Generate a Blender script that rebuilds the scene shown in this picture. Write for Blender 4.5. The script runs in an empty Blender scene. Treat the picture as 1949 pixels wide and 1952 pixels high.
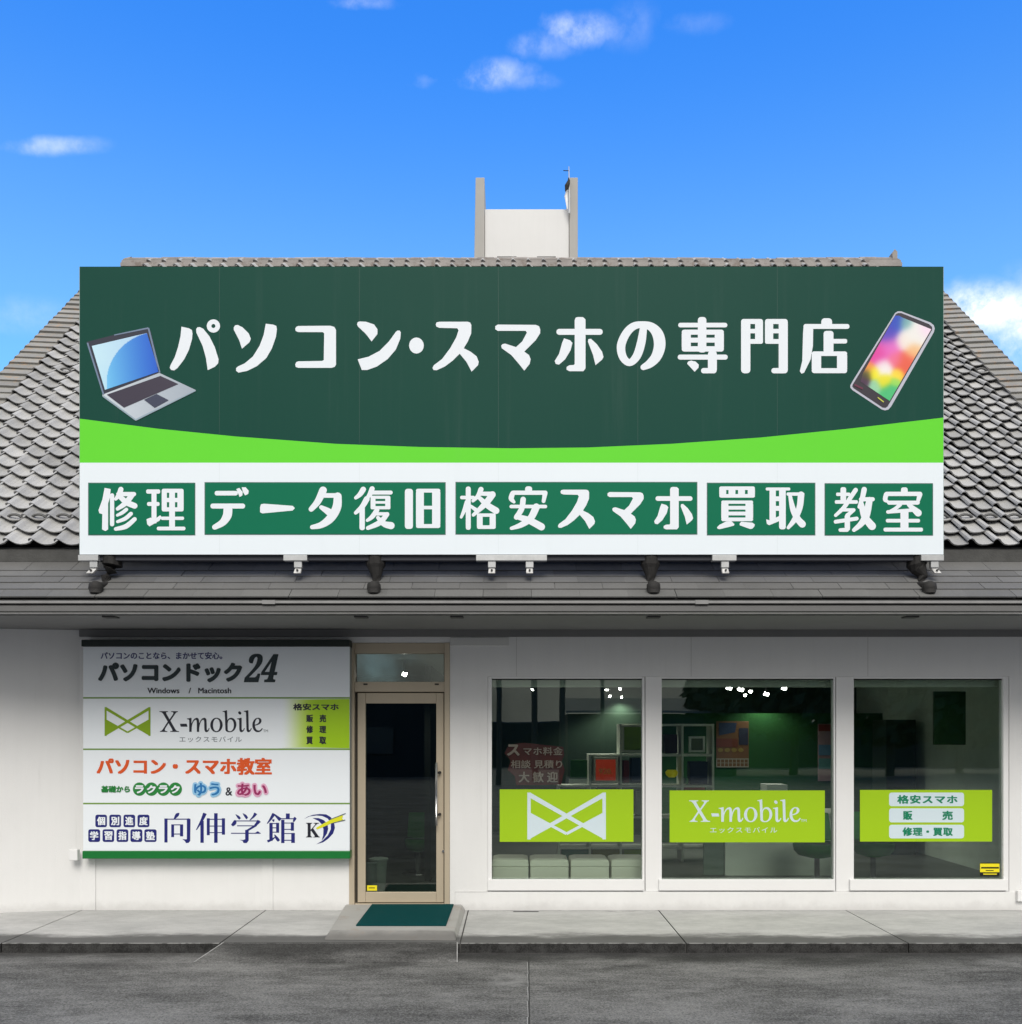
import bpy, math, random
from mathutils import Vector, Matrix, noise
from mathutils.geometry import delaunay_2d_cdt
S = bpy.context.scene
COL = S.collection
R = math.radians
random.seed(7)

# ------------------------------------------------------------------ camera
F = 1755.0; CAMH = 1.72; CX = 975.0; HY = 1400.0; CD = 9.0
cam = bpy.data.objects.new('camera', bpy.data.cameras.new('camera')); COL.objects.link(cam)
cam.location = (0, -CD, CAMH); cam.rotation_euler = (R(90), 0, 0)
cam.data.sensor_fit = 'HORIZONTAL'; cam.data.sensor_width = 36; cam.data.lens = F / 1949 * 36
cam.data.shift_x = (974.5 - CX) / 1949; cam.data.shift_y = (HY - 976) / 1949
cam.data.clip_end = 3000; S.camera = cam
S.view_settings.view_transform = 'Standard'; S.view_settings.look = 'None'
S.view_settings.gamma = 1; S.view_settings.use_curve_mapping = False
S.view_settings.exposure = 0.56

# ------------------------------------------------------------------ world
SUN_EL, SUN_AZ = 43, 176            # azimuth clockwise from +Y
W_ = bpy.data.worlds.new('World'); S.world = W_; W_.use_nodes = True
wn = W_.node_tree; wn.nodes.clear()
class NT:
    def __init__(s, t): s.t = t
    def n(s, typ, **k):
        nd = s.t.nodes.new(typ)
        for a, b in k.items(): setattr(nd, a, b)
        return nd
    def set(s, sock, v):
        if isinstance(v, bpy.types.NodeSocket): s.t.links.new(v, sock)
        elif v is not None: sock.default_value = v
    def m(s, op, a, b=None, c=None, clamp=False):
        nd = s.n('ShaderNodeMath', operation=op, use_clamp=clamp)
        s.set(nd.inputs[0], a); s.set(nd.inputs[1], b)
        if c is not None: s.set(nd.inputs[2], c)
        return nd.outputs[0]
    def mix(s, f, a, b, typ='MIX'):
        nd = s.n('ShaderNodeMixRGB', blend_type=typ)
        s.set(nd.inputs[0], f); s.set(nd.inputs[1], a); s.set(nd.inputs[2], b)
        return nd.outputs[0]
    def noise(s, vec, scale, detail=4, rough=.55):
        nd = s.n('ShaderNodeTexNoise'); s.set(nd.inputs['Vector'], vec)
        nd.inputs['Scale'].default_value = scale; nd.inputs['Detail'].default_value = detail
        nd.inputs['Roughness'].default_value = rough
        return nd.outputs['Fac']
    def ramp(s, f, a, b):          # smooth 0..1 between a and b
        nd = s.n('ShaderNodeMapRange', interpolation_type='SMOOTHSTEP')
        s.set(nd.inputs[0], f); nd.inputs[1].default_value = a; nd.inputs[2].default_value = b
        return nd.outputs[0]
t = NT(wn)
sky = t.n('ShaderNodeTexSky', sky_type='NISHITA'); sky.sun_disc = False
sky.sun_elevation = R(SUN_EL); sky.sun_rotation = R(SUN_AZ); sky.air_density = 1.0
sky.dust_density = 0.3; sky.ozone_density = 3.0
co = t.n('ShaderNodeTexCoord').outputs['Generated']
sep = t.n('ShaderNodeSeparateXYZ'); wn.links.new(co, sep.inputs[0])
dx, dy, dz = sep.outputs
dyc = t.m('MAXIMUM', dy, .05)
u = t.m('MULTIPLY', t.m('DIVIDE', dx, dyc), F); v = t.m('MULTIPLY', t.m('DIVIDE', dz, dyc), F)
nz = t.noise(co, 9, 8, .62); nz2 = t.noise(co, 30, 6, .6)
nn = t.m('ADD', t.m('MULTIPLY', nz, .45), t.m('MULTIPLY', nz2, .55))
nz3 = t.noise(co, 75, 8, .7)
wu = t.m('ADD', u, t.m('MULTIPLY', t.m('SUBTRACT', nz2, .5), 120))
wv = t.m('ADD', v, t.m('MULTIPLY', t.m('SUBTRACT', nz, .5), 70))
cov = None
for px, py, rx, ry, d in [(1110, 60, 72, 38, .6), (1040, 90, 70, 30, .28), (950, 145, 66, 32, .6), (1010, 158, 60, 18, .2), (110, 276, 88, 22, .42), (690, 6, 70, 16, .3),
                          (1330, 42, 60, 22, .10), (1200, 45, 50, 50, .15), (800, 150, 24, 14, .12), (60, 605, 90, 40, .16), 
                          (1890, 590, 145, 62, 1.5), (2050, 610, 190, 110, 1.5), (1960, 660, 120, 40, .35)]:
    du = t.m('DIVIDE', t.m('SUBTRACT', wu, px - CX), rx); dv = t.m('DIVIDE', t.m('SUBTRACT', wv, HY - py), ry)
    r2 = t.m('SQRT', t.m('ADD', t.m('MULTIPLY', du, du), t.m('MULTIPLY', dv, dv)))
    c = t.m('MULTIPLY', t.m('SUBTRACT', 1, t.ramp(r2, .15, 1.25)), d)
    cov = c if cov is None else t.m('MAXIMUM', cov, c)
front = t.m('MULTIPLY', cov, t.ramp(t.m('ADD', t.m('MULTIPLY', nn, .72), t.m('MULTIPLY', nz3, .28)), .30, .64), clamp=True)
front = t.m('MULTIPLY', front, t.ramp(dy, .15, .35))
# broken cloud over the rest of the sky
cn = t.noise(co, 2.6, 9, .6)
rest = t.m('MULTIPLY', t.ramp(cn, .24, .44), t.m('SUBTRACT', 1, t.ramp(dy, -.1, .42)))
cloud = t.m('MAXIMUM', front, rest, clamp=True)
shade = t.noise(co, 5.5, 6, .6)
ccol = t.mix(t.ramp(shade, .35, .65), (8.8, 8.6, 8.2, 1), (5.2, 5.2, 5.1, 1))
ov = t.m('ADD', .40, t.m('MULTIPLY', t.ramp(dz, -.02, .62), .95))          # overcast: darker towards the horizon
vs_ = t.n('ShaderNodeVectorMath', operation='SCALE'); wn.links.new(ccol, vs_.inputs[0]); wn.links.new(ov, vs_.inputs['Scale']); ccol = vs_.outputs[0]
ccol = t.mix(t.m('MULTIPLY', t.ramp(dy, .1, .4), 1.0), ccol, (8.6, 9.2, 9.9, 1))
skyc = t.mix(1.0, sky.outputs[0], t.mix(t.ramp(dz, .38, .64), t.mix(t.ramp(dz, .02, .34), (1.15, 1.30, 1.45, 1), (1.05, 1.78, 2.15, 1)), (.38, 1.45, 2.75, 1)), 'MULTIPLY')
bg = t.n('ShaderNodeBackground'); bg.inputs[1].default_value = .088
wn.links.new(t.mix(cloud, skyc, ccol), bg.inputs[0])
wn.links.new(bg.outputs[0], t.n('ShaderNodeOutputWorld').inputs[0])

sun = bpy.data.objects.new('sun', bpy.data.lights.new('sun', 'SUN')); COL.objects.link(sun)
sun.data.energy = 1.5; sun.data.angle = R(28); sun.data.color = (1, .955, .875)
az, el = R(SUN_AZ), R(SUN_EL)
sd = Vector((math.sin(az) * math.cos(el), math.cos(az) * math.cos(el), math.sin(el)))
sun.rotation_euler = sd.to_track_quat('Z', 'Y').to_euler(); sun.location = (0, -20, 20)

# ------------------------------------------------------------------ helpers
def lin(c): c /= 255; return c / 12.92 if c <= .04045 else ((c + .055) / 1.055) ** 2.4
def C(r, g, b, k=1.0): return (lin(r) * k, lin(g) * k, lin(b) * k)
def px(x, y, Y): D = CD + Y; return ((x - CX) * D / F, CAMH + (HY - y) * D / F)
def PX(x, Y): return (x - CX) * (CD + Y) / F
def PZ(y, Y): return CAMH + (HY - y) * (CD + Y) / F
MATS = {}
def mat(name, col, rough=.6, var=.0, vscale=3, bump=0, bscale=60, metal=0, spec=.5, rnd=0, fine=0, fscale=120, emit=0, coat=0, tint=None, streak=0):
    if name in MATS: return MATS[name]
    m = bpy.data.materials.new(name); m.use_nodes = True; t = NT(m.node_tree)
    b = m.node_tree.nodes['Principled BSDF']
    b.inputs['Roughness'].default_value = rough; b.inputs['Metallic'].default_value = metal
    b.inputs['Specular IOR Level'].default_value = spec; b.inputs['Coat Weight'].default_value = coat
    geo = t.n('ShaderNodeNewGeometry'); pos = geo.outputs['Position']
    c = (*col, 1)
    f = None
    if var: f = t.m('MULTIPLY', t.m('SUBTRACT', t.noise(pos, vscale, 6, .6), .5), var * 3)
    if fine:
        g = t.m('MULTIPLY', t.m('SUBTRACT', t.noise(pos, fscale, 3, .6), .5), fine * 3); f = g if f is None else t.m('ADD', f, g)
    if streak:
        mp = t.n('ShaderNodeMapping'); mp.inputs['Scale'].default_value = (14, 14, .7); m.node_tree.links.new(pos, mp.inputs[0])
        g = t.m('MULTIPLY', t.m('SUBTRACT', t.noise(mp.outputs[0], 1, 5, .6), .5), streak * 3); f = g if f is None else t.m('ADD', f, g)
    if rnd:
        oi = t.n('ShaderNodeObjectInfo').outputs['Random']; isl = geo.outputs['Random Per Island']
        g = t.m('MULTIPLY', t.m('SUBTRACT', t.m('FRACT', t.m('ADD', oi, isl)), .5), rnd * 2); f = g if f is None else t.m('ADD', f, g)
    if f is not None:
        k = t.m('MAXIMUM', t.m('ADD', f, 1), .15)
        vm = t.n('ShaderNodeVectorMath', operation='SCALE'); vm.inputs[0].default_value = col; t.set(vm.inputs['Scale'], k)
        src = vm.outputs[0]
        if tint:
            src = t.mix(t.m('MULTIPLY', t.ramp(t.noise(pos, tint[1], 4, .7), .52, .66), tint[2]), src, (*tint[0], 1))
        m.node_tree.links.new(src, b.inputs['Base Color'])
    else: b.inputs['Base Color'].default_value = c
    if bump:
        bp = t.n('ShaderNodeBump'); bp.inputs['Strength'].default_value = bump; bp.inputs['Distance'].default_value = .01
        m.node_tree.links.new(t.noise(pos, bscale, 4, .6), bp.inputs['Height']); m.node_tree.links.new(bp.outputs[0], b.inputs['Normal'])
    if emit:
        b.inputs['Emission Color'].default_value = c; b.inputs['Emission Strength'].default_value = emit
    MATS[name] = m; return m
ORG = {}
def tag(o, label=None, cat=None, group=None, kind=None):
    if label: o['label'] = label
    if cat: o['category'] = cat
    if group: o['group'] = group
    if kind: o['kind'] = kind
    return o
def empty(name, loc=(0, 0, 0), label=None, cat=None, group=None, kind=None):
    o = bpy.data.objects.new(name, None); COL.objects.link(o); o.location = loc; o.empty_display_size = .1
    ORG[o.name] = Vector(loc); return tag(o, label, cat, group, kind)
def link(name, me, m, parent=None, base=None):
    o = bpy.data.objects.new(name, me); COL.objects.link(o)
    if m and not me.materials: me.materials.append(m)
    if parent: o.parent = parent; ORG[o.name] = ORG.get(parent.name, Vector())
    return o
def setbase(o, base):                 # move a mesh thing's origin to its base
    base = Vector(base); o.data.transform(Matrix.Translation(-base)); o.location = base; ORG[o.name] = base; return o
class MB:
    def __init__(s): s.v = []; s.f = []
    def add(s, vs, fs):
        n = len(s.v); s.v += [tuple(p) for p in vs]; s.f += [tuple(i + n for i in f) for f in fs]; return s
    def box(s, x0, x1, y0, y1, z0, z1):
        if x0 > x1: x0, x1 = x1, x0
        if y0 > y1: y0, y1 = y1, y0
        if z0 > z1: z0, z1 = z1, z0
        return s.add([(x0, y0, z0), (x1, y0, z0), (x1, y1, z0), (x0, y1, z0), (x0, y0, z1), (x1, y0, z1), (x1, y1, z1), (x0, y1, z1)],
              [(0, 3, 2, 1), (4, 5, 6, 7), (0, 1, 5, 4), (1, 2, 6, 5), (2, 3, 7, 6), (3, 0, 4, 7)])
    def quad(s, a, b, c, d): return s.add([a, b, c, d], [(0, 1, 2, 3)])
    def prism(s, prof, x0, x1):       # profile (y,z), extruded along x
        n = len(prof)
        return s.add([(x0, y, z) for y, z in prof] + [(x1, y, z) for y, z in prof],
              [tuple(range(n))[::-1], tuple(range(n, 2 * n))] + [(i, (i + 1) % n, n + (i + 1) % n, n + i) for i in range(n)])
    def tube(s, pts, rads, n=10, cap=True):
        rings = []
        for i, p in enumerate(pts):
            p = Vector(p); a = Vector(pts[max(i - 1, 0)]); b = Vector(pts[min(i + 1, len(pts) - 1)])
            d = (b - a).normalized(); q = Vector((0, 0, 1)) if abs(d.z) < .9 else Vector((1, 0, 0))
            e1 = d.cross(q).normalized(); e2 = d.cross(e1); r = rads[i] if hasattr(rads, '__len__') else rads
            rings.append([p + (e1 * math.cos(k * math.tau / n) + e2 * math.sin(k * math.tau / n)) * r for k in range(n)])
        vs = [q for r_ in rings for q in r_]; fs = []
        for i in range(len(pts) - 1):
            for k in range(n): fs.append((i * n + k, i * n + (k + 1) % n, (i + 1) * n + (k + 1) % n, (i + 1) * n + k))
        if cap: fs += [tuple(range(n)), tuple(range((len(pts) - 1) * n, len(pts) * n))[::-1]]
        return s.add(vs, fs)
    def mesh(s, name, org=Vector(), smooth=False):
        me = bpy.data.meshes.new(name); me.from_pydata([tuple(Vector(p) - org) for p in s.v], [], s.f); me.validate()
        me.update()
        if smooth: me.shade_smooth()
        return me
    def build(s, name, m, parent=None, bevel=0, smooth=False):
        o = link(name, s.mesh(name, ORG.get(parent.name, Vector()) if parent else Vector(), smooth), m, parent)
        if bevel:
            b = o.modifiers.new('b', 'BEVEL'); b.width = bevel; b.segments = 2; b.limit_method = 'ANGLE'
        return o
def box(name, m, parent, x0, x1, y0, y1, z0, z1, bevel=0): return MB().box(x0, x1, y0, y1, z0, z1).build(name, m, parent, bevel)

# flat print: polygons / strokes -> one planar mesh by union
def catmull(pts, n=5):
    if len(pts) < 3: return pts
    out = []
    P = [pts[0]] + list(pts) + [pts[-1]]
    for i in range(1, len(P) - 2):
        a, b, c, d = P[i - 1:i + 3]
        for k in range(n):
            t_ = k / n
            out.append(tuple(.5 * (2 * b[j] + (c[j] - a[j]) * t_ + (2 * a[j] - 5 * b[j] + 4 * c[j] - d[j]) * t_ * t_ + (3 * b[j] - a[j] - 3 * c[j] + d[j]) * t_ ** 3) for j in range(3)))
    return out + [pts[-1]]
def circ(cx, cy, rx, ry=None, n=14):
    ry = ry or rx; return [(cx + rx * math.cos(i * math.tau / n), cy + ry * math.sin(i * math.tau / n)) for i in range(n)]
def rr(x0, y0, x1, y1, r=0):
    r = min(r, abs(x1 - x0) / 2 * .98, abs(y1 - y0) / 2 * .98)
    if r <= 0: return [(x0, y0), (x1, y0), (x1, y1), (x0, y1)]
    out = []
    for cx, cy, a in ((x1 - r, y0 + r, -90), (x1 - r, y1 - r, 0), (x0 + r, y1 - r, 90), (x0 + r, y0 + r, 180)):
        for k in range(4): an = R(a + k * 30); out.append((cx + r * math.cos(an), cy + r * math.sin(an)))
    return out
def fat(k, shapes):                   # heavier strokes
    out = []
    for sh in shapes:
        if sh[0] in 'SF': out.append((sh[0],) + tuple((x, y, w * k) for x, y, w in sh[1:]))
        elif sh[0] == 'R':
            _, a, b, c, d, *e = sh; g = (min(c - a, d - b) * (k - 1)) / 2; out.append(('R', a - g, b - g, c + g, d + g, *e))
        else: out.append(sh)
    return out
def polys(shapes):
    out = []
    for sh in shapes:
        k = sh[0]
        if k == 'P': out.append(list(sh[1:]))
        elif k == 'R': out.append(rr(*sh[1:]))
        elif k == 'O': out.append(circ(*sh[1:], n=20))
        elif k == 'RG':
            _, cx, cy, r, w = sh; n = 20
            for i in range(n):
                a, b = i * math.tau / n, (i + 1) * math.tau / n
                out.append([(cx + q * math.cos(e), cy + q * math.sin(e)) for q, e in ((r - w / 2, a), (r + w / 2, a), (r + w / 2, b), (r - w / 2, b))])
        elif k in 'SFL':               # S round caps, F flat caps, L straight flat polyline
            pts = list(sh[1:]) if k == 'L' else catmull(list(sh[1:]))
            nr = []
            for i in range(len(pts)):
                a = pts[max(i - 1, 0)]; b = pts[min(i + 1, len(pts) - 1)]
                d = math.hypot(b[0] - a[0], b[1] - a[1]) or 1; nr.append((-(b[1] - a[1]) / d, (b[0] - a[0]) / d))
            for i in range(len(pts) - 1):
                (x0, y0, w0), (x1, y1, w1) = pts[i], pts[i + 1]; n0, n1 = nr[i], nr[i + 1]
                out.append(hull([(x0 + n0[0] * w0 / 2, y0 + n0[1] * w0 / 2), (x1 + n1[0] * w1 / 2, y1 + n1[1] * w1 / 2),
                            (x1 - n1[0] * w1 / 2, y1 - n1[1] * w1 / 2), (x0 - n0[0] * w0 / 2, y0 - n0[1] * w0 / 2)]))
            if k == 'S':
                for q in (pts[0], pts[-1]): out.append(circ(q[0], q[1], q[2] / 2, n=12))
    return out
def Z(ox, oy, sc): return lambda pl: [[(ox + x / sc, oy + y / sc) for x, y in p] for p in pl]
def fitp(pl, dst, src=None):          # polygons -> destination rectangle (source pixels)
    xs = [x for p in pl for x, y in p]; ys = [y for p in pl for x, y in p]
    a, b, c, d = src or (min(xs), min(ys), max(xs), max(ys))
    return [[(dst[0] + (x - a) / (c - a) * (dst[2] - dst[0]), dst[1] + (y - b) / (d - b) * (dst[3] - dst[1])) for x, y in p] for p in pl]
def hull(q):
    q = sorted(set(q))
    if len(q) < 3: return q
    def half(z):
        h = []
        for p in z:
            while len(h) > 1 and (h[-1][0] - h[-2][0]) * (p[1] - h[-2][1]) - (h[-1][1] - h[-2][1]) * (p[0] - h[-2][0]) <= 0: h.pop()
            h.append(p)
        return h[:-1]
    return half(q) + half(q[::-1])
def union(pl, Y, grid=0):
    grid *= 20
    SCL = 20.0; vs = []; fs = []; tot = 0
    for p in pl:
        q = [px(x, y, Y) for x, y in p]
        ar = sum(q[i][0] * q[(i + 1) % len(q)][1] - q[(i + 1) % len(q)][0] * q[i][1] for i in range(len(q)))
        if abs(ar) < 1e-9: continue
        if ar < 0: q = q[::-1]
        tot += abs(ar) / 2
        fs.append(list(range(len(vs), len(vs) + len(q)))); vs += [Vector(e) * SCL for e in q]
    if grid:
        xs = [a.x for a in vs]; zs = [a.y for a in vs]
        nx = int((max(xs) - min(xs)) / grid) + 1; ny = int((max(zs) - min(zs)) / grid) + 1
        vs += [Vector((min(xs) + (i + .5) * grid, min(zs) + (j + .5) * grid)) for i in range(nx) for j in range(ny)]
    best = None
    for k in range(6):
        jit = [v_ + Vector((random.uniform(-1, 1), random.uniform(-1, 1))) * (.0004 * k) for v_ in vs] if not grid else vs
        ov, oe, of, _a, _b, orf = delaunay_2d_cdt(jit, [], fs, 0, 1e-5)
        of = [f for f, q in zip(of, orf) if q]
        a = sum(abs((ov[f[1]] - ov[f[0]]).cross(ov[f[2]] - ov[f[0]])) / 2 for f in of) / SCL ** 2
        if best is None or a < best[0]: best = (a, ov, of)
        if grid or a <= tot * 1.01: break
    _, ov, of = best
    return [(p.x / SCL, Y, p.y / SCL) for p in ov], [tuple(f) for f in of]
def flat(name, pl, Y, m, parent, colf=None, grid=0, parts=None):   # pl in photo pixels of plane Y, united
    b = MB()
    for p in (parts or [pl]): b.add(*union(p, Y, grid))
    o = b.build(name, m, parent)
    if colf:
        at = o.data.color_attributes.new('Col', 'FLOAT_COLOR', 'POINT'); og = ORG.get(o.name, Vector())
        for i, vv in enumerate(o.data.vertices):
            w = vv.co + og; sx = CX + w.x * F / (CD + Y); sy = HY - (w.z - CAMH) * F / (CD + Y)
            at.data[i].color = (*C(*colf(sx, sy)), 1)
    return o
def printmat():
    m = bpy.data.materials.new('printed_colour'); m.use_nodes = True
    a = m.node_tree.nodes.new('ShaderNodeAttribute'); a.attribute_name = 'Col'
    b = m.node_tree.nodes['Principled BSDF']; b.inputs['Roughness'].default_value = .35
    m.node_tree.links.new(a.outputs['Color'], b.inputs['Base Color']); return m
PRINT = printmat()
def mbold(s): return ''.join(chr(0x1D400 + ord(c) - 65) if c.isupper() else chr(0x1D41A + ord(c) - 97) if c.islower() else chr(0x1D7CE + int(c)) if c.isdigit() else c for c in s)
def mital(s): return ''.join('\u210e' if c == 'h' else chr(0x1D434 + ord(c) - 65) if c.isupper() else chr(0x1D44E + ord(c) - 97) if c.islower() else c for c in s)
def text(body, bb, Y, m, parent, bold=0, shear=0, off=0, sp=1, name='lettering', keep=False):
    cu = bpy.data.curves.new('t', 'FONT'); cu.body = body; cu.shear = shear; cu.offset = off; cu.resolution_u = 3; cu.space_character = sp
    ob = bpy.data.objects.new('t', cu); COL.objects.link(ob)
    me = bpy.data.meshes.new_from_object(ob); bpy.data.objects.remove(ob)
    xs = [q.co.x for q in me.vertices]; ys = [q.co.y for q in me.vertices]
    x0, x1, y0, y1 = min(xs), max(xs), min(ys), max(ys)
    X0, Z0 = px(bb[0], bb[3], Y); X1, Z1 = px(bb[2], bb[1], Y)
    ww, hh = (X1 - X0), (Z1 - Z0); bx = bold * hh
    b = MB(); offs = [(0, 0)] if not bold else [(-.5, -.3), (.5, .3), (-.5, .3), (.5, -.3), (0, 0)]
    if bold > .09: offs = [(.5 * math.cos(i * math.tau / 12), .5 * math.sin(i * math.tau / 12)) for i in range(12)] + [(0, 0)]
    for i, (ox, oy) in enumerate(offs):
        b.add([(X0 + bx / 2 + (q.co.x - x0) / (x1 - x0) * (ww - bx) + ox * bx, Y - i * .0004, Z0 + bx * .5 + (q.co.y - y0) / (y1 - y0) * (hh - bx) + oy * bx) for q in me.vertices],
              [tuple(p.vertices) for p in me.polygons])
    bpy.data.meshes.remove(me)
    return b.build(name, m, parent)

# ------------------------------------------------------------------ materials
def setting_mats():
    # asphalt: worn, speckled, damp along the kerb
    m = bpy.data.materials.new('asphalt'); m.use_nodes = True; t = NT(m.node_tree); b = m.node_tree.nodes['Principled BSDF']
    pos = t.n('ShaderNodeNewGeometry').outputs['Position']; sp = t.n('ShaderNodeSeparateXYZ'); m.node_tree.links.new(pos, sp.inputs[0])
    mp = t.n('ShaderNodeMapping'); mp.inputs['Scale'].default_value = (1, 2.4, 1); mp.inputs['Rotation'].default_value = (0, 0, R(-12)); m.node_tree.links.new(pos, mp.inputs[0])
    big = t.noise(mp.outputs[0], .8, 6, .62); mid = t.noise(mp.outputs[0], 4.5, 7, .72); fine = t.noise(pos, 60, 4, .75); fin2 = t.noise(pos, 220, 2, .6)
    v_ = t.m('ADD', t.m('MULTIPLY', big, .55), t.m('MULTIPLY', mid, .42)); v_ = t.m('ADD', v_, t.m('MULTIPLY', fine, .80)); v_ = t.m('ADD', v_, t.m('MULTIPLY', fin2, .55))
    v_ = t.ramp(v_, .88, 1.50)
    c = t.mix(v_, (.028, .028, .028, 1), (.27, .269, .266, 1))
    wet = t.m('SUBTRACT', 1, t.ramp(t.m('ADD', t.m('MULTIPLY', t.m('ADD', sp.outputs[1], 1.45), -1), t.m('MULTIPLY', t.m('SUBTRACT', big, .5), 1.3)), .0, .55))
    c = t.mix(t.m('MULTIPLY', wet, .72), c, (.02, .02, .02, 1))
    sx = t.m('DIVIDE', t.m('SUBTRACT', sp.outputs[0], -.02), .16); sy = t.m('DIVIDE', t.m('ADD', sp.outputs[1], 2.28), .22)   # pale scuff beside the seam
    r_ = t.m('ADD', t.m('MULTIPLY', sx, sx), t.m('MULTIPLY', sy, sy)); sc = t.m('MULTIPLY', t.m('SUBTRACT', 1, t.ramp(r_, .1, 1.3)), t.ramp(mid, .35, .6))
    c = t.mix(t.m('MULTIPLY', sc, .6), c, (.26, .26, .26, 1))
    m.node_tree.links.new(c, b.inputs['Base Color']); b.inputs['Roughness'].default_value = .9; b.inputs['Specular IOR Level'].default_value = .25
    bp = t.n('ShaderNodeBump'); bp.inputs['Strength'].default_value = .6; bp.inputs['Distance'].default_value = .006
    m.node_tree.links.new(t.m('ADD', fine, fin2), bp.inputs['Height']); m.node_tree.links.new(bp.outputs[0], b.inputs['Normal']); MATS['asphalt'] = m
    # concrete walk: pale, damp drip line along the kerb, grime by the wall
    m = bpy.data.materials.new('concrete_walk'); m.use_nodes = True; t = NT(m.node_tree); b = m.node_tree.nodes['Principled BSDF']
    pos = t.n('ShaderNodeNewGeometry').outputs['Position']; sp = t.n('ShaderNodeSeparateXYZ'); m.node_tree.links.new(pos, sp.inputs[0])
    mp = t.n('ShaderNodeMapping'); mp.inputs['Scale'].default_value = (1, 2.2, 1); m.node_tree.links.new(pos, mp.inputs[0]); pp = mp.outputs[0]
    big = t.noise(pp, 1.4, 6, .6); mid = t.noise(pp, 9, 6, .7); fine = t.noise(pos, 90, 3, .6)
    v_ = t.m('ADD', t.m('MULTIPLY', big, .5), t.m('ADD', t.m('MULTIPLY', mid, .35), t.m('MULTIPLY', fine, .25)))
    c = t.mix(t.ramp(v_, .35, .78), (.34, .34, .34, 1), (.54, .54, .535, 1))
    yy = t.m('ADD', sp.outputs[1], t.m('ADD', t.m('MULTIPLY', t.m('SUBTRACT', big, .5), .42), t.m('MULTIPLY', t.m('SUBTRACT', mid, .5), .16)))
    wet = t.m('SUBTRACT', 1, t.ramp(yy, -1.22, -1.0))
    c = t.mix(t.m('MULTIPLY', wet, .85), c, (.055, .055, .055, 1))
    gr = t.m('MULTIPLY', t.ramp(yy, -.10, .03), t.ramp(mid, .4, .6)); c = t.mix(t.m('MULTIPLY', gr, .5), c, (.11, .11, .11, 1))
    edge = t.m('MULTIPLY', t.m('MULTIPLY', t.m('SUBTRACT', 1, t.ramp(sp.outputs[1], -1.416, -1.410)), t.ramp(mid, .42, .55)), t.ramp(sp.outputs[2], -.004, -.001))
    c = t.mix(t.m('MULTIPLY', edge, .8), c, (.5, .5, .5, 1))
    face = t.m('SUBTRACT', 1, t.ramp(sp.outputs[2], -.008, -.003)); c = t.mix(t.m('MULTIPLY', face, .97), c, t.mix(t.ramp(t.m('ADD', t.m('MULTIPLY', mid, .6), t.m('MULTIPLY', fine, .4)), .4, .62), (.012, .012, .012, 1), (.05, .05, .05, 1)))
    m.node_tree.links.new(c, b.inputs['Base Color']); b.inputs['Roughness'].default_value = .85; b.inputs['Specular IOR Level'].default_value = .3
    bp = t.n('ShaderNodeBump'); bp.inputs['Strength'].default_value = .3; bp.inputs['Distance'].default_value = .004
    m.node_tree.links.new(fine, bp.inputs['Height']); m.node_tree.links.new(bp.outputs[0], b.inputs['Normal']); MATS['concrete'] = m
setting_mats()
def glassmat(name, tint, k=2.0):
    m = bpy.data.materials.new(name); m.use_nodes = True; n = m.node_tree; n.nodes.clear(); t = NT(n)
    tr = t.n('ShaderNodeBsdfTransparent'); tr.inputs[0].default_value = (*tint, 1)
    gl = t.n('ShaderNodeBsdfGlossy'); gl.inputs['Roughness'].default_value = 0.0; gl.inputs[0].default_value = (.93, 1, .96, 1)
    pos = t.n('ShaderNodeNewGeometry').outputs['Position']
    bp = t.n('ShaderNodeBump'); bp.inputs['Strength'].default_value = .02; bp.inputs['Distance'].default_value = .02
    n.links.new(t.noise(pos, 2.0, 1, .4), bp.inputs['Height']); n.links.new(bp.outputs[0], gl.inputs['Normal'])
    fr = t.n('ShaderNodeFresnel'); fr.inputs[0].default_value = 1.5
    mx = t.n('ShaderNodeMixShader'); n.links.new(t.m('MULTIPLY', fr.outputs[0], k, clamp=True), mx.inputs[0])
    n.links.new(tr.outputs[0], mx.inputs[1]); n.links.new(gl.outputs[0], mx.inputs[2])
    n.links.new(mx.outputs[0], t.n('ShaderNodeOutputMaterial').inputs[0]); MATS[name] = m; return m
GLASS = glassmat('window_glass', (.955, 1.0, .965), 1.9)
DGLASS = glassmat('dark_door_glass', (.62, .68, .64), 1.6)
def stucco_dirt(m):
    t = NT(m.node_tree); b = m.node_tree.nodes['Principled BSDF']; src = b.inputs['Base Color'].links[0].from_socket
    pos = t.n('ShaderNodeNewGeometry').outputs['Position']; sp = t.n('ShaderNodeSeparateXYZ'); m.node_tree.links.new(pos, sp.inputs[0])
    n1 = t.noise(pos, 5, 6, .7); z = t.m('ADD', sp.outputs[2], t.m('MULTIPLY', t.m('SUBTRACT', n1, .5), -.16))
    low = t.m('MULTIPLY', t.m('SUBTRACT', 1, t.ramp(z, .0, .11)), .30)
    mp = t.n('ShaderNodeMapping'); mp.inputs['Scale'].default_value = (9, 9, .5); m.node_tree.links.new(pos, mp.inputs[0])
    st = t.m('MULTIPLY', t.ramp(t.noise(mp.outputs[0], 1, 6, .65), .60, .78), .16)
    m.node_tree.links.new(t.mix(t.m('MAXIMUM', low, st), src, (.30, .29, .275, 1)), b.inputs['Base Color'])
STUCCO = mat('white_stucco', (.765, .765, .765), .85, var=.035, vscale=1.6, bump=.25, bscale=140, spec=.2, streak=.02)
stucco_dirt(STUCCO)
WHITE = mat('white_paint', (.80, .80, .805), .45, var=.02, bump=.05)
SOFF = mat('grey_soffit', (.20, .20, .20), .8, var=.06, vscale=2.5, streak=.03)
GUT = mat('grey_gutter', (.15, .15, .15), .5, var=.10, vscale=6, fine=.05)
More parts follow.
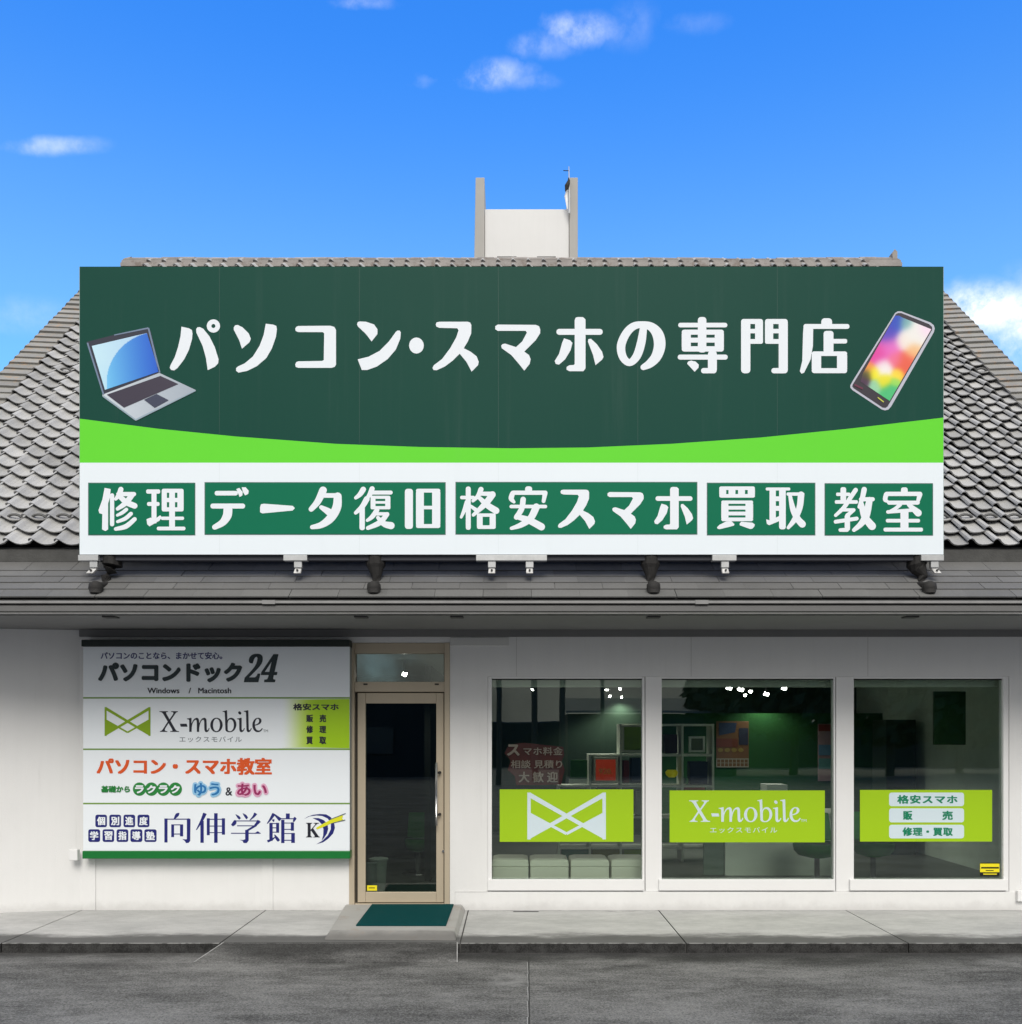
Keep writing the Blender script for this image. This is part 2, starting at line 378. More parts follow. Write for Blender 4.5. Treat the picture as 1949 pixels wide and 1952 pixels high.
GUTL = mat('worn_gutter_lip', (.30, .30, .30), .5, var=.16, vscale=9)
TILE = mat('grey_pantile', (.40, .398, .393), .8, var=.16, vscale=3.0, rnd=.17, fine=.10, fscale=45, bump=.35, bscale=90, spec=.3)
VERGE = mat('lichened_tile', (.27, .265, .25), .85, var=.16, vscale=7, rnd=.14, fine=.08, fscale=40, bump=.3, tint=((.42, .25, .12), 9, .45))
RIDGE = mat('weathered_ridge', (.30, .28, .27), .85, var=.22, vscale=5, rnd=.16, fine=.1, fscale=30, bump=.3, tint=((.17, .13, .11), 6, .6))
SLATE = mat('grey_slate', (.135, .135, .135), .8, var=.16, vscale=2.2, rnd=.10, fine=.07, fscale=50, bump=.3, spec=.3)
DARKW = mat('dark_underlay', (.03, .03, .03), .9)
MORT = mat('dark_mortar', (.085, .085, .083), .9, var=.3, vscale=9, bump=.4)
GALV = mat('galvanised_steel', (.55, .56, .57), .42, var=.14, vscale=14, metal=.55, fine=.06)
BLACK = mat('black_bracket', (.014, .013, .013), .75, var=.2, vscale=20, bump=.4)
BRONZE = mat('champagne_aluminium', C(186, 173, 152), .42, var=.03, metal=.1, streak=.03)
BRONZED = mat('champagne_shadow_gap', C(60, 55, 48), .6)
CHROME = mat('chrome', (.6, .6, .6), .2, metal=1)
SGREEN = mat('sign_dark_green', C(24, 72, 62), .45, var=.06, vscale=.5, spec=.10, fine=.015, fscale=30)
def sign_weather(m, k):
    t = NT(m.node_tree); b = m.node_tree.nodes['Principled BSDF']; src = b.inputs['Base Color'].links[0].from_socket
    pos = t.n('ShaderNodeNewGeometry').outputs['Position']; mp = t.n('ShaderNodeMapping'); mp.inputs['Scale'].default_value = (7, 7, .35); m.node_tree.links.new(pos, mp.inputs[0])
    st = t.m('MULTIPLY', t.ramp(t.noise(mp.outputs[0], 1, 7, .65), .50, .80), k)
    m.node_tree.links.new(t.mix(st, src, (.22, .25, .25, 1)), b.inputs['Base Color'])
    bp = t.n('ShaderNodeBump'); bp.inputs['Strength'].default_value = .25; bp.inputs['Distance'].default_value = .02
    m.node_tree.links.new(t.noise(pos, .9, 2, .4), bp.inputs['Height']); m.node_tree.links.new(bp.outputs[0], b.inputs['Normal'])
SLIME = mat('sign_light_green', C(104, 218, 56), .5, var=.02, vscale=.7, spec=.15)
SWHITE = mat('sign_white', C(232, 241, 249), .5, var=.01, vscale=.7)
sign_weather(SGREEN, .055); sign_weather(SLIME, .03); sign_weather(SWHITE, .03)
LWHITE = mat('sign_letter_white', C(234, 240, 248), .5, spec=.2)
BGREEN = mat('sign_box_green', C(12, 112, 82), .5, spec=.12, var=.05, vscale=.5)
BEDGE = mat('sign_box_outline', C(70, 105, 100), .5)
NAVY = mat('print_navy', C(22, 28, 112), .45)
INK = mat('print_dark_teal', C(14, 38, 44), .45)
INKB = mat('print_blue_black', C(20, 24, 40), .45)
GREYI = mat('print_grey', C(90, 100, 108), .45)
ORANGE = mat('print_orange', C(218, 84, 24), .45)
OLIVE = mat('print_olive', C(130, 165, 0), .45)
RULE = mat('print_rule_green', C(112, 150, 62), .45)
FGREEN = mat('print_leaf_green', C(30, 130, 55), .45)
BLUE = mat('print_blue', C(30, 115, 180), .45); LBLUE = mat('print_pale_blue', C(150, 200, 232), .45)
MAG = mat('print_magenta', C(150, 28, 92), .45); LPINK = mat('print_pale_pink', C(224, 170, 200), .45)
YELL = mat('print_yellow', C(222, 222, 30), .45)
BTRIM = mat('board_trim_green', C(8, 112, 46), .4, var=.05)
DTRIM = mat('board_top_green', C(6, 26, 22), .5)
BOARD = mat('board_white', C(234, 240, 246), .4, var=.01)
LIME = mat('decal_lime', C(160, 200, 8), .45, fine=.01)
DWHITE = mat('decal_white', C(208, 224, 232), .45)
DTEAL = mat('decal_text_green', C(0, 130, 92), .45)
MATG = mat('doormat_green', C(0, 66, 68), .95, fine=.12, fscale=160, bump=.8, bscale=250, spec=.1)

# ------------------------------------------------------------------ ground
MB().quad((-250, -250, -.08), (250, -250, -.08), (250, 250, -.08), (-250, 250, -.08)).build('parking_lot', MATS['asphalt'])['kind'] = 'structure'
pv = empty('pavement', (0, 0, -.08), kind='structure')
box('pavement_base', MORT, pv, -12, 12, -1.40, .3, -.2, -.012)
xs = [-12, -7.9, -6.0, -4.2, -2.40, -.42, 1.44, 3.27, 5.1, 7.0, 12]
for a, b in zip(xs, xs[1:]): box('slab', MATS['concrete'], pv, a + .006, b - .006, -1.42, 2.0 if False else .28, -.15, 0)
rp = MB().add([(-2.37, -1.405, .003), (-.45, -1.405, .003), (-.43, -1.74, -.077), (-2.50, -1.76, -.077), (-2.37, -1.405, -.1), (-.45, -1.405, -.1), (-.43, -1.74, -.1), (-2.50, -1.76, -.1)],
        [(0, 3, 2, 1), (0, 4, 7, 3), (1, 2, 6, 5), (0, 1, 5, 4), (3, 7, 6, 2)]).build('asphalt_ramp', MATS['asphalt']); rp['kind'] = 'structure'
for xa, xb in ((-2.37, -2.50), (-.45, -.43)):
    d_ = .008 if xa > -1 else -.008
    e_ = MB().add([(xa, -1.405, .0045), (xa + d_, -1.405, .0045), (xb + d_, -1.75, -.0755), (xb, -1.75, -.0755), (xa, -1.405, -.05), (xa + d_, -1.405, -.05), (xb + d_, -1.75, -.09), (xb, -1.75, -.09)],
         [(0, 1, 2, 3), (4, 7, 6, 5), (0, 3, 7, 4), (1, 5, 6, 2), (0, 4, 5, 1)]).build('ramp_edge', mat('ramp_edge_pale', (.30, .30, .30), .9, var=.4, vscale=14)); e_['kind'] = 'structure'
sm = MB()
for i in range(26):
    y0 = -1.75 - i * .35; w = .004 + .002 * random.random(); x = .130 + .0172 * (y0 + 1.4) + .0015 * math.sin(i)
    sm.quad((x, y0 - .35, -.0765), (x + w, y0 - .35, -.0765), (x + w, y0, -.0765), (x, y0, -.0765))
sm.build('pavement_seam_pale', mat('pale_seam', (.34, .34, .34), .9, var=.5, vscale=11))['kind'] = 'structure'
bpy.data.objects['pavement_seam_pale'].name = 'asphalt_seam_edge'
MB().quad((.139 - .182, -12, -.0765), (.149 - .182, -12, -.0765), (.147, -1.50, -.0765), (.138, -1.50, -.0765)).build('asphalt_seam', DARKW)['kind'] = 'structure'
pb = mat('pale_pebble', (.7, .7, .69), .8)
for i, (x, y, lab) in enumerate([(897, 1812, 'white pebble on the asphalt just right of the ramp by the doorstep'), (1553, 1816, 'white pebble at the kerb foot below the right-hand window'), (322, 1812, 'white pebble at the kerb foot left of the ramp'), (378, 1811, 'tiny pebble at the kerb foot nearest the left edge of the ramp')]):
    X, Y = (x - CX) / F * (1.8 * F / (y - HY)), 1.8 * F / (y - HY) - CD
    r_ = .014 if i < 3 else .007
    b = MB(); b.tube([(X - r_, Y, -.078), (X - r_ * .5, Y, -.070), (X + r_ * .3, Y, -.068), (X + r_, Y, -.077)], [r_ * .3, r_ * .6, r_ * .6, r_ * .2], 7)
    setbase(tag(b.build('pebble', pb, smooth=True), lab, 'pebble', 'pebbles along the kerb'), (X, Y, -.08))

# ------------------------------------------------------------------ the building
B = empty('shop_building', (0, 0, 0), 'white stucco shop with grey pantile gable roof and three large windows', 'building')
OPEN = [(PX(667, 0), PX(858, 0), .05, PZ(1225, 0)), (PX(930, 0), PX(1925, 0), PZ(1700, 0), PZ(1290, 0))]
def holewall(x0, x1, z0, z1, y0, y1, op):
    X = sorted({x0, x1, *[a for o in op for a in o[:2]]}); Zs = sorted({z0, z1, *[a for o in op for a in o[2:]]})
    def solid(i, j):
        if i < 0 or j < 0 or i >= len(X) - 1 or j >= len(Zs) - 1: return False
        cx, cz = (X[i] + X[i + 1]) / 2, (Zs[j] + Zs[j + 1]) / 2
        return not any(o[0] < cx < o[1] and o[2] < cz < o[3] for o in op)
    b = MB()
    for i in range(len(X) - 1):
        for j in range(len(Zs) - 1):
            if not solid(i, j): continue
            a, c, d, e = X[i], X[i + 1], Zs[j], Zs[j + 1]
            b.quad((a, y0, d), (c, y0, d), (c, y0, e), (a, y0, e)); b.quad((c, y1, d), (a, y1, d), (a, y1, e), (c, y1, e))
            if not solid(i - 1, j): b.quad((a, y1, d), (a, y0, d), (a, y0, e), (a, y1, e))
            if not solid(i + 1, j): b.quad((c, y0, d), (c, y1, d), (c, y1, e), (c, y0, e))
            if not solid(i, j - 1): b.quad((a, y0, d), (a, y1, d), (c, y1, d), (c, y0, d))
            if not solid(i, j + 1): b.quad((a, y0, e), (c, y0, e), (c, y1, e), (a, y1, e))
    return b
WALL = holewall(-4.22, 6.0, 0, 2.74, 0, .15, OPEN).build('front_wall', STUCCO, B)
wl = MB().add([(-4.22, 0, 0), (-4.22, .15, 0), (-6.0, .15, 0), (-6.0, -.34, 0), (-4.22, 0, 2.739), (-4.22, .15, 2.739), (-6.0, .15, 2.739), (-6.0, -.34, 2.739)],
       [(0, 4, 7, 3), (3, 7, 6, 2), (4, 5, 6, 7), (0, 3, 2, 1)]); wl.build('angled_wall', STUCCO, B)
sw = MB(); sw.box(-6.0, -5.85, .151, 10.9, 0, 2.74); sw.box(5.85, 6.0, .151, 10.9, 0, 2.74); sw.box(-5.849, 5.849, 10.75, 10.9, 0, 2.74); sw.build('outer_wall', STUCCO, B)
box('plinth', STUCCO, B, PX(868, 0), 5.99, -.010, -.0005, .0, .180, .002)
for a, b_ in ((158, 183), (500, 521)): box('batten', STUCCO, B, PX(a, 0), PX(b_, 0), -.012, -.0005, 0, .62, .003)
box('shutter_cover', mat('cover_white', (.62, .62, .61), .6, var=.03), B, PX(858, -.02), PX(970, -.02), -.014, -.0005, PZ(1231, -.02), PZ(1215, -.02), .003)
box('joint_strip', mat('joint_grey', (.55, .55, .54), .8), B, PX(868, 0), PX(930, 0), -.013, -.0105, .180, .184)
# side service box and pipe box on the wall
tag(setbase(box('outlet_box', WHITE, None, PX(137, -.05), PX(153, -.05), -.11, -.055, PZ(1640, -.08), PZ(1619, -.08), .006), (PX(145, 0), -.05, PZ(1640, 0))), 'small white outlet box on the wall left of the sign board', 'outlet box')
tag(setbase(box('junction_box', WHITE, None, PX(1936, 0), PX(1962, 0), -.05, -.0125, PZ(1717, 0), PZ(1697, 0), .004), (PX(1949, 0), 0, PZ(1717, 0))), 'white junction box at the foot of the wall right of the windows', 'junction box')
tag(setbase(box('drain_slot', DARKW, None, PX(979, -.08), PX(1027, -.08), -.09, -.065, 0, .003), (PX(1003, -.08), -.08, 0)), 'thin dark drain slot in the pavement under the left window', 'drain')

jc = mat('wall_joint', (.5, .5, .49), .9)
for x in (985, 1318, 1655): box('panel_joint', jc, B, PX(x, 0) - .0022, PX(x, 0) + .0022, -.0012, -.0003, PZ(1289, 0), 2.671)
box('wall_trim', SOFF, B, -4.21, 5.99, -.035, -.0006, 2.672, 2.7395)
# soffit, eave, gutter
box('soffit', SOFF, B, -6.35, 6.35, -1.10, .149, 2.7405, 2.775)
box('fascia', mat('dark_fascia', (.06, .06, .06), .8), B, -6.35, 6.35, -1.13, -1.101, 2.742, 2.86)
gt = empty('gutter_anchor') if False else None
g = MB().prism([(-1.131, 2.816), (-1.186, 2.816), (-1.196, 2.806), (-1.194, 2.766), (-1.182, 2.762), (-1.131, 2.762)], -6.4, 6.4).build('gutter', GUT, B)
MB().prism([(-1.212, 2.848), (-1.200, 2.853), (-1.188, 2.848), (-1.190, 2.832), (-1.210, 2.830)], -6.4, 6.4).build('gutter_lip', GUTL, g)
MB().prism([(-1.204, 2.745), (-1.185, 2.7405), (-1.170, 2.7405), (-1.170, 2.7515), (-1.204, 2.7505)], -6.4, 6.4).build('lower_lip', GUTL, g)
for x in (513, 1338):
    X = PX(x, -1.2); MB().prism([(-1.219, 2.854), (-1.198, 2.858), (-1.186, 2.850), (-1.190, 2.826), (-1.216, 2.823)], X - .055, X + .055).build('gutter_joint', GUTL, g)
for x in (214, 690, 872, 1245, 1733):
    X = PX(x, -1.0); box('soffit_vent', mat('vent_grey', (.07, .07, .07), .8), B, X - .055, X + .055, -1.08, -.98, 2.728, 2.7402)
# slate skirt under the pantiles
S0 = Vector((0, -1.175, 2.868)); S1 = Vector((0, -.56, 3.30)); sdir = (S1 - S0).normalized(); snrm = Vector((0, -sdir.z, sdir.y)); sang = math.atan2(sdir.z, sdir.y)
def spt(x, s, n): return Vector((x, 0, 0)) + S0 + sdir * s + snrm * n
dk = MB(); L_ = (S1 - S0).length
dk.add([spt(-6.4, 0, -.03), spt(6.4, 0, -.03), spt(6.4, L_, -.03), spt(-6.4, L_, -.03), spt(-6.4, 0, -.005), spt(6.4, 0, -.005), spt(6.4, L_, -.005), spt(-6.4, L_, -.005)],
       [(0, 3, 2, 1), (4, 5, 6, 7), (0, 1, 5, 4), (1, 2, 6, 5), (2, 3, 7, 6), (3, 0, 4, 7)])
SK = dk.build('skirt_roof', DARKW, B)
sw_, sl_ = .4095, .27
slm = MB().add([(0, 0, .014), (sw_, 0, .014), (sw_, sl_, 0), (0, sl_, 0), (0, 0, .026), (sw_, 0, .026), (sw_, sl_, .010), (0, sl_, .010)],
       [(0, 3, 2, 1), (4, 5, 6, 7), (0, 1, 5, 4), (1, 2, 6, 5), (2, 3, 7, 6), (3, 0, 4, 7)]).mesh('slate')
slm.materials.append(SLATE)
exps = [0, .148, .278, .402, .52, .64]
for k, s in enumerate(exps[:5]):
    for i in range(31):
        x = -6.42 + i * .412 + (.206 if k % 2 else 0) + random.uniform(-.003, .003)
        if x + sw_ > 6.62: continue
        o = bpy.data.objects.new('slate', slm); COL.objects.link(o); o.parent = SK
        o.location = spt(x, s, .001 + random.uniform(0, .002)); o.rotation_euler = (sang, 0, random.uniform(-.002, .002))
# main roof
TH = math.atan2(.695, .718); RD = Vector((0, math.cos(TH), math.sin(TH))); RN = Vector((0, -math.sin(TH), math.cos(TH))); R0 = Vector((0, -.60, 3.40))
def rpt(x, s, n=0): return Vector((x, 0, 0)) + R0 + RD * s + RN * n
SR = 8.0; APX = rpt(0, SR)
rf = MB(); bx_ = 2 * APX.y - R0.y
a_ = [(-5.92, -.5, 3.30), (-5.92, APX.y, APX.z - .12), (-5.92, bx_, 3.30), (5.92, -.5, 3.30), (5.92, APX.y, APX.z - .12), (5.92, bx_, 3.30)]
rf.add(a_, [(0, 2, 1), (3, 4, 5), (0, 1, 4, 3), (1, 2, 5, 4), (0, 3, 5, 2)])
ROOF = rf.build('roof', DARKW, B)
box('attic_wall', STUCCO, B, -6.0, 6.0, .0, 10.9, 2.776, 3.299)
MB().prism([(-.60, 3.295), (-.56, 3.295), (-.54, 3.44), (-.61, 3.40)], -6.1, 6.1).build('eave_filler', MORT, B)
TW, TL, EX = .23, .275, .21
prof = [(0, .042), (.03, .058), (.12, .066), (.22, .054), (.33, .028), (.46, .008), (.62, .0), (.84, .004), (1.03, .018)]
def tilemesh(b, x0, s0, lift=.062, th=.014, rndm=0):
    n = len(prof); vs = []
    lf = lift + rndm
    for (uu, zz) in prof: vs.append(rpt(x0 + uu * TW, s0, zz + lf))
    for (uu, zz) in prof: vs.append(rpt(x0 + uu * TW, s0 + TL, zz + .002))
    for (uu, zz) in prof: vs.append(rpt(x0 + uu * TW, s0 + .004, zz + lf - th))
    fs = [(i, i + 1, n + i + 1, n + i) for i in range(n - 1)] + [(2 * n + i, 2 * n + i + 1, i + 1, i) for i in range(n - 1)]
    fs += [(2 * n + i + 1, 2 * n + i, n + i, n + i + 1) for i in range(n - 1)]
    fs += [(0, n, 2 * n), (n - 1, 3 * n - 1, 2 * n - 1)]
    b.add(vs, fs)
tms = []
for k in range(3):
    b = MB(); tilemesh(b, 0, 0, rndm=(k - 1) * .003); me = b.mesh('roof_tile', R0); me.materials.append(TILE); tms.append(me)
rest = MB(); NC = int(11.6 / TW); x00 = -NC * TW / 2
cand = []
for r in range(38):
    for c in range(NC):
        x0, s0 = x00 + c * TW, r * EX
        if r > 34 and abs(x0 + TW / 2) > 5.5: continue
        P_ = rpt(x0 + TW / 2, s0, .05); D = CD + P_.y; sx = CX + P_.x * F / D; sy = HY - (P_.z - CAMH) * F / D
        vis = (-25 < sx < 165 or 1785 < sx < 1975)
        cand.append((vis, r, c, x0, s0))
vis = [q for q in cand if q[0]][:298]; vs_ = set((q[1], q[2]) for q in vis)
for q in cand:
    _, r, c, x0, s0 = q
    if (r, c) in vs_:
        o = bpy.data.objects.new('roof_tile', random.choice(tms)); COL.objects.link(o); o.parent = ROOF
        o.location = R0 + Vector((x0 + random.uniform(-.003, .003), 0, 0)) + RD * (s0 + random.uniform(-.004, .004)); o.rotation_euler = (random.uniform(-.006, .006), random.uniform(-.012, .012), random.uniform(-.008, .008))
    else: tilemesh(rest, x0, s0, rndm=random.uniform(-.003, .003))
rt = rest.build('roof_tiles', TILE, ROOF); rt['kind'] = 'stuff'
# rear slope, plain course boards
bk = MB()
for r in range(38):
    s0 = r * EX; y0, z0 = 2 * APX.y - (R0.y + RD.y * s0), R0.z + RD.z * s0; y1, z1 = y0 - RD.y * .25, z0 + RD.z * .25
    bk.add([(-5.9, y0, z0 + .05), (5.9, y0, z0 + .05), (5.9, y1, z1 + .01), (-5.9, y1, z1 + .01), (-5.9, y0, z0), (5.9, y0, z0)], [(0, 3, 2, 1), (0, 1, 5, 4)])
bo = bk.build('rear_courses', TILE, ROOF); bo['kind'] = 'stuff'
# snow guards: small loops on one low course and one high one
sgm = MB(); sgm.tube([(math.cos(a) * .075, 0, math.sin(a) * .05) for a in [math.pi * i / 9 for i in range(10)]], .013, 6)
sgme = sgm.mesh('snow_guard'); sgme.materials.append(mat('snow_guard_grey', (.10, .10, .10), .6))
for r, sel in ((2, None), (18, 'odd')):
    for c in range(NC):
        if sel and c % 6 != 1: continue
        o = bpy.data.objects.new('snow_guard', sgme); COL.objects.link(o); o.parent = ROOF
        o.location = rpt(x00 + (c + .62) * TW, r * EX + .03, .046); o.rotation_euler = (TH - R(25), 0, 0)
# verge tiles, both gable edges
for sgn in (-1, 1):
    b = MB(); xa, xb = (0, .34)
    vs = [(0, 0, .085), (.34, 0, .10), (.34, .215, .07), (0, .215, .055), (0, 0, .06), (.34, 0, .072), (.372, 0, .06), (.372, 0, -.10), (.372, .215, -.10), (.372, .215, .03)]
    fs = [(0, 1, 2, 3), (4, 5, 1, 0), (1, 6, 9, 2), (6, 7, 8, 9), (5, 6, 1), (0, 3, 4)]
    if sgn < 0: vs = [(-x, y, z) for x, y, z in vs]; fs = [f[::-1] for f in fs]
    vs = [rpt(x, y, z) - R0 for x, y, z in vs]
    me = bpy.data.meshes.new('verge_tile'); me.from_pydata([tuple(q) for q in vs], [], fs); me.materials.append(VERGE)
    s = 0; k = 0
    while s < 7.25:
        o = bpy.data.objects.new('verge_tile', me); COL.objects.link(o); o.parent = ROOF
        o.location = rpt(sgn * 5.745, s, .020 + random.uniform(-.004, .004)); s += .165; k += 1
for sgn in (-1, 1):
    xa, xb = (5.755, 6.05) if sgn > 0 else (-6.05, -5.755)
    MB().add([rpt(xa, 0, 0), rpt(xb, 0, 0), rpt(xb, 7.25, 0), rpt(xa, 7.25, 0), rpt(xa, 0, .06), rpt(xb, 0, .06), rpt(xb, 7.25, .06), rpt(xa, 7.25, .06)],
             [(0, 3, 2, 1), (4, 5, 6, 7), (0, 1, 5, 4), (1, 2, 6, 5), (2, 3, 7, 6), (3, 0, 4, 7)]).build('verge_board', MORT, ROOF)
# ridge
nsh = MB()
for k, (dy_, z0, z1) in enumerate([(.26, -.115, -.06), (.22, -.055, -.005), (.17, 0, .04), (.12, .045, .07)]):
    nsh.box(-5.9, 5.9, APX.y - dy_, APX.y + dy_, APX.z - .06 + z0, APX.z - .06 + z1)
nsh.build('ridge_course', RIDGE, ROOF)
b = MB(); n = 7
for i, (xx, rr_) in enumerate([(0, .083), (.252, .080)]):
    b.v += [(xx, -math.cos(math.pi * k / (n - 1)) * rr_, math.sin(math.pi * k / (n - 1)) * rr_ * .8) for k in range(n)]
b.f = [(k, n + k, n + k + 1, k + 1) for k in range(n - 1)] + [tuple(range(n))]
rme = b.mesh('ridge_tile'); rme.materials.append(RIDGE)
for i in range(46):
    x = -5.86 + i * .2545
    if x > 5.7: break
    o = bpy.data.objects.new('ridge_tile', rme); COL.objects.link(o); o.parent = ROOF
    dip = -.012 * math.exp(-((x - 3.6) / .5) ** 2) * 2
    o.location = (x, APX.y, APX.z + .012 + dip + random.uniform(-.004, .006)); o.rotation_euler = (0, random.uniform(-.012, .012), 0)
MB().tube([(-5.93, APX.y, APX.z - .05), (-5.90, APX.y, APX.z + .0), (-5.82, APX.y, APX.z + .01)], [.05, .08, .085], 9).build('ridge_end_cap', RIDGE, ROOF, smooth=True)
MB().add([(5.84, APX.y - .09, APX.z - .08), (5.90, APX.y - .09, APX.z - .08), (5.90, APX.y - .09, APX.z + .13), (5.86, APX.y - .09, APX.z + .17), (5.82, APX.y - .09, APX.z + .11),
          (5.84, APX.y + .09, APX.z - .08), (5.90, APX.y + .09, APX.z - .08), (5.90, APX.y + .09, APX.z + .13), (5.86, APX.y + .09, APX.z + .17), (5.82, APX.y + .09, APX.z + .11)],
         [(0, 1, 2, 3, 4), (9, 8, 7, 6, 5), (0, 5, 6, 1), (1, 6, 7, 2), (2, 7, 8, 3), (3, 8, 9, 4), (4, 9, 5, 0)]).build('ridge_finial', RIDGE, ROOF)
# roof tower behind the ridge
TY = APX.y + .35
tw = empty('roof_tower', (PX(1003, TY), TY, 8.5), 'white box tower between two grey fins rising behind the ridge', 'roof tower')
TG = mat('tower_fin_grey', (.42, .41, .39), .8, var=.08, vscale=3, streak=.06)
for a, b_, wd in ((907, 924, -5), (1086, 1102, 2)):
    X0, X1 = PX(a, TY), PX(b_, TY); w2 = wd / F * (CD + TY); lo, hi = PZ(500, TY), PZ(338, TY)
    l0, l1 = (X0 + w2, X1) if wd < 0 else (X0, X1)
    MB().add([(l0, TY, 8.0), (l1, TY, 8.0), (l1, TY + 1.1, 8.0), (l0, TY + 1.1, 8.0), (X0, TY, hi), (X1, TY, hi), (X1, TY + 1.1, hi), (X0, TY + 1.1, hi)],
             [(0, 3, 2, 1), (4, 5, 6, 7), (0, 1, 5, 4), (1, 2, 6, 5), (2, 3, 7, 6), (3, 0, 4, 7)]).build('side_fin', TG, tw, .006)
box('front_panel', STUCCO, tw, PX(924.5, TY), PX(1085.5, TY), TY + .05, TY + 1.0, 8.0, PZ(395, TY), .008)
for a, b_ in ((948, 985), (1024, 1060)): box('flashing', GUT, tw, PX(a, TY), PX(b_, TY), TY + .02, TY + .048, PZ(491, TY), PZ(487, TY))
an = empty('rooftop_antenna', (PX(1083, TY), TY - .03, PZ(395, TY)), 'thin broken antenna mast with dark clamp at the right fin of the roof tower', 'antenna')
AX = PX(1083, TY)
MB().tube([(AX + .02, TY - .05, PZ(410, TY)), (AX + .02, TY - .05, PZ(370, TY)), (AX + .012, TY - .05, PZ(321, TY))], [.016, .013, .006], 8).build('mast', GALV, an)
MB().tube([(AX - .03, TY - .05, PZ(368, TY)), (AX - .015, TY - .05, PZ(358, TY)), (AX + .012, TY - .05, PZ(348, TY)), (AX + .01, TY - .05, PZ(342, TY))], [.02, .04, .02, .008], 7).build('clamp', BLACK, an)
MB().tube([(AX - .012, TY - .05, PZ(402, TY)), (AX - .03, TY - .05, PZ(378, TY)), (AX - .01, TY - .05, PZ(366, TY))], [.006, .03, .02], 7).build('insulator', WHITE, an, smooth=True)
MB().tube([(AX - .075, TY - .05, PZ(328.5, TY)), (AX + .015, TY - .05, PZ(329, TY))], .006, 6).build('crossbar', BLACK, an)

# ------------------------------------------------------------------ door
DY = .03
DR = box('door_frame', BRONZE, B, PX(667, DY), PX(677, DY), -.01, .12, .052, PZ(1226, DY), .003)
fr = MB(); zt_, zb_ = PZ(1238, DY), .052
fr.box(PX(848, DY), PX(858, DY), -.01, .12, zb_, PZ(1226, DY)); fr.box(PX(677, DY) + .001, PX(848, DY) - .001, .012, .10, PZ(1246, DY), PZ(1226, DY) - .002)
fr.box(PX(677, DY) + .001, PX(848, DY) - .001, .004, .10, PZ(1319, DY), PZ(1300, DY))
fr.box(PX(677, DY) + .001, PX(848, DY) - .001, -.004, .11, .0525, PZ(1722, DY)); fr.build('jamb', BRONZE, DR, .003)
MB().box(PX(680, DY), PX(846, DY), .05, .056, PZ(1300, DY), PZ(1246, DY)).build('transom_pane', GLASS, DR)
LY = .022
leaf = MB(); a, b_, c, d = PX(682, LY), PX(846, LY), PZ(1720.5, LY), PZ(1321, LY); ga, gb, gc, gd = PX(697, LY), PX(832, LY), PZ(1701, LY), PZ(1341, LY)
leaf.box(a, ga, LY, LY + .05, c, d); leaf.box(gb, b_, LY, LY + .05, c, d); leaf.box(ga + .001, gb - .001, LY + .002, LY + .05, gd, d); leaf.box(ga + .001, gb - .001, LY + .002, LY + .05, c, gc)
LEAF = leaf.build('door', BRONZE, B, .003)
MB().box(ga, gb, LY + .022, LY + .028, gc, gd).build('door_pane', DGLASS, LEAF)
MB().box(PX(677, DY), PX(682, DY) - .002, .06, .07, .06, PZ(1320, DY)).box(PX(846, DY) + .002, PX(848, DY), .06, .07, .06, PZ(1320, DY)).build('gap', BRONZED, LEAF)
HX = PX(832, -.05); h = MB(); h.tube([(HX, -.045, PZ(1574, -.05)), (HX, -.045, PZ(1454, -.05))], .013, 10)
HD = h.build('door_handle', CHROME, LEAF, smooth=True)
for y in (1473, 1553): MB().tube([(HX + .03, .02, PZ(y, -.03)), (HX + .03, -.02, PZ(y, -.03)), (HX, -.04, PZ(y, -.03))], [.014, .012, .01], 8).build('handle_mount', BLACK, LEAF)
MB().tube([(PX(845, 0), .02, PZ(1623, 0)), (PX(845, 0), .005, PZ(1623, 0))], .012, 10).build('lock', CHROME, LEAF)
for x in (697, 833): box('hinge_stop', BRONZED, DR, PX(x, 0) - .02, PX(x, 0) + .02, -.002, .0035, PZ(1306, 0), PZ(1303, 0))

# ------------------------------------------------------------------ windows
WY = .045
for k, (x0, x1, o0, o1, lab) in enumerate([(938, 1224, 930, 1230, 'leftmost window'), (1261, 1588, 1231, 1594, 'middle window'), (1626, 1910, 1595, 1925, 'right window')]):
    f = MB(); A, Bx = PX(o0, .0), PX(o1, .0); zt, zb = PZ(1290, 0), PZ(1700, 0); yf = .01; yb = .10
    gx0, gx1, gz0, gz1 = PX(x0, WY), PX(x1, WY), PZ(1676, WY), PZ(1294, WY)
    f.box(A + .001, gx0, yf, yb, zb + .001, zt - .001); f.box(gx1, Bx - .001, yf, yb, zb + .001, zt - .001)
    f.box(gx0 + .0005, gx1 - .0005, yf + .003, yb, gz1, zt - .001); f.box(gx0 + .0005, gx1 - .0005, yf + .003, yb, zb + .001, gz0)
    W1 = f.build('window', WHITE, B, .004)
    MB().box(gx0, gx1, WY, WY + .008, gz0, gz1).build('pane', GLASS, W1)
    MB().box(PX(o0 if k == 0 else x0 - 4, -.03), PX(o1 - 2, -.03), -.022, .009, PZ(1698, -.02), PZ(1677, -.02)).build('sill', WHITE, W1, .004)
    MB().box(gx0 + .001, gx1 - .001, WY - .006, WY - .001, gz1 - .012, gz1 - .001).build('gasket', DARKW, W1)

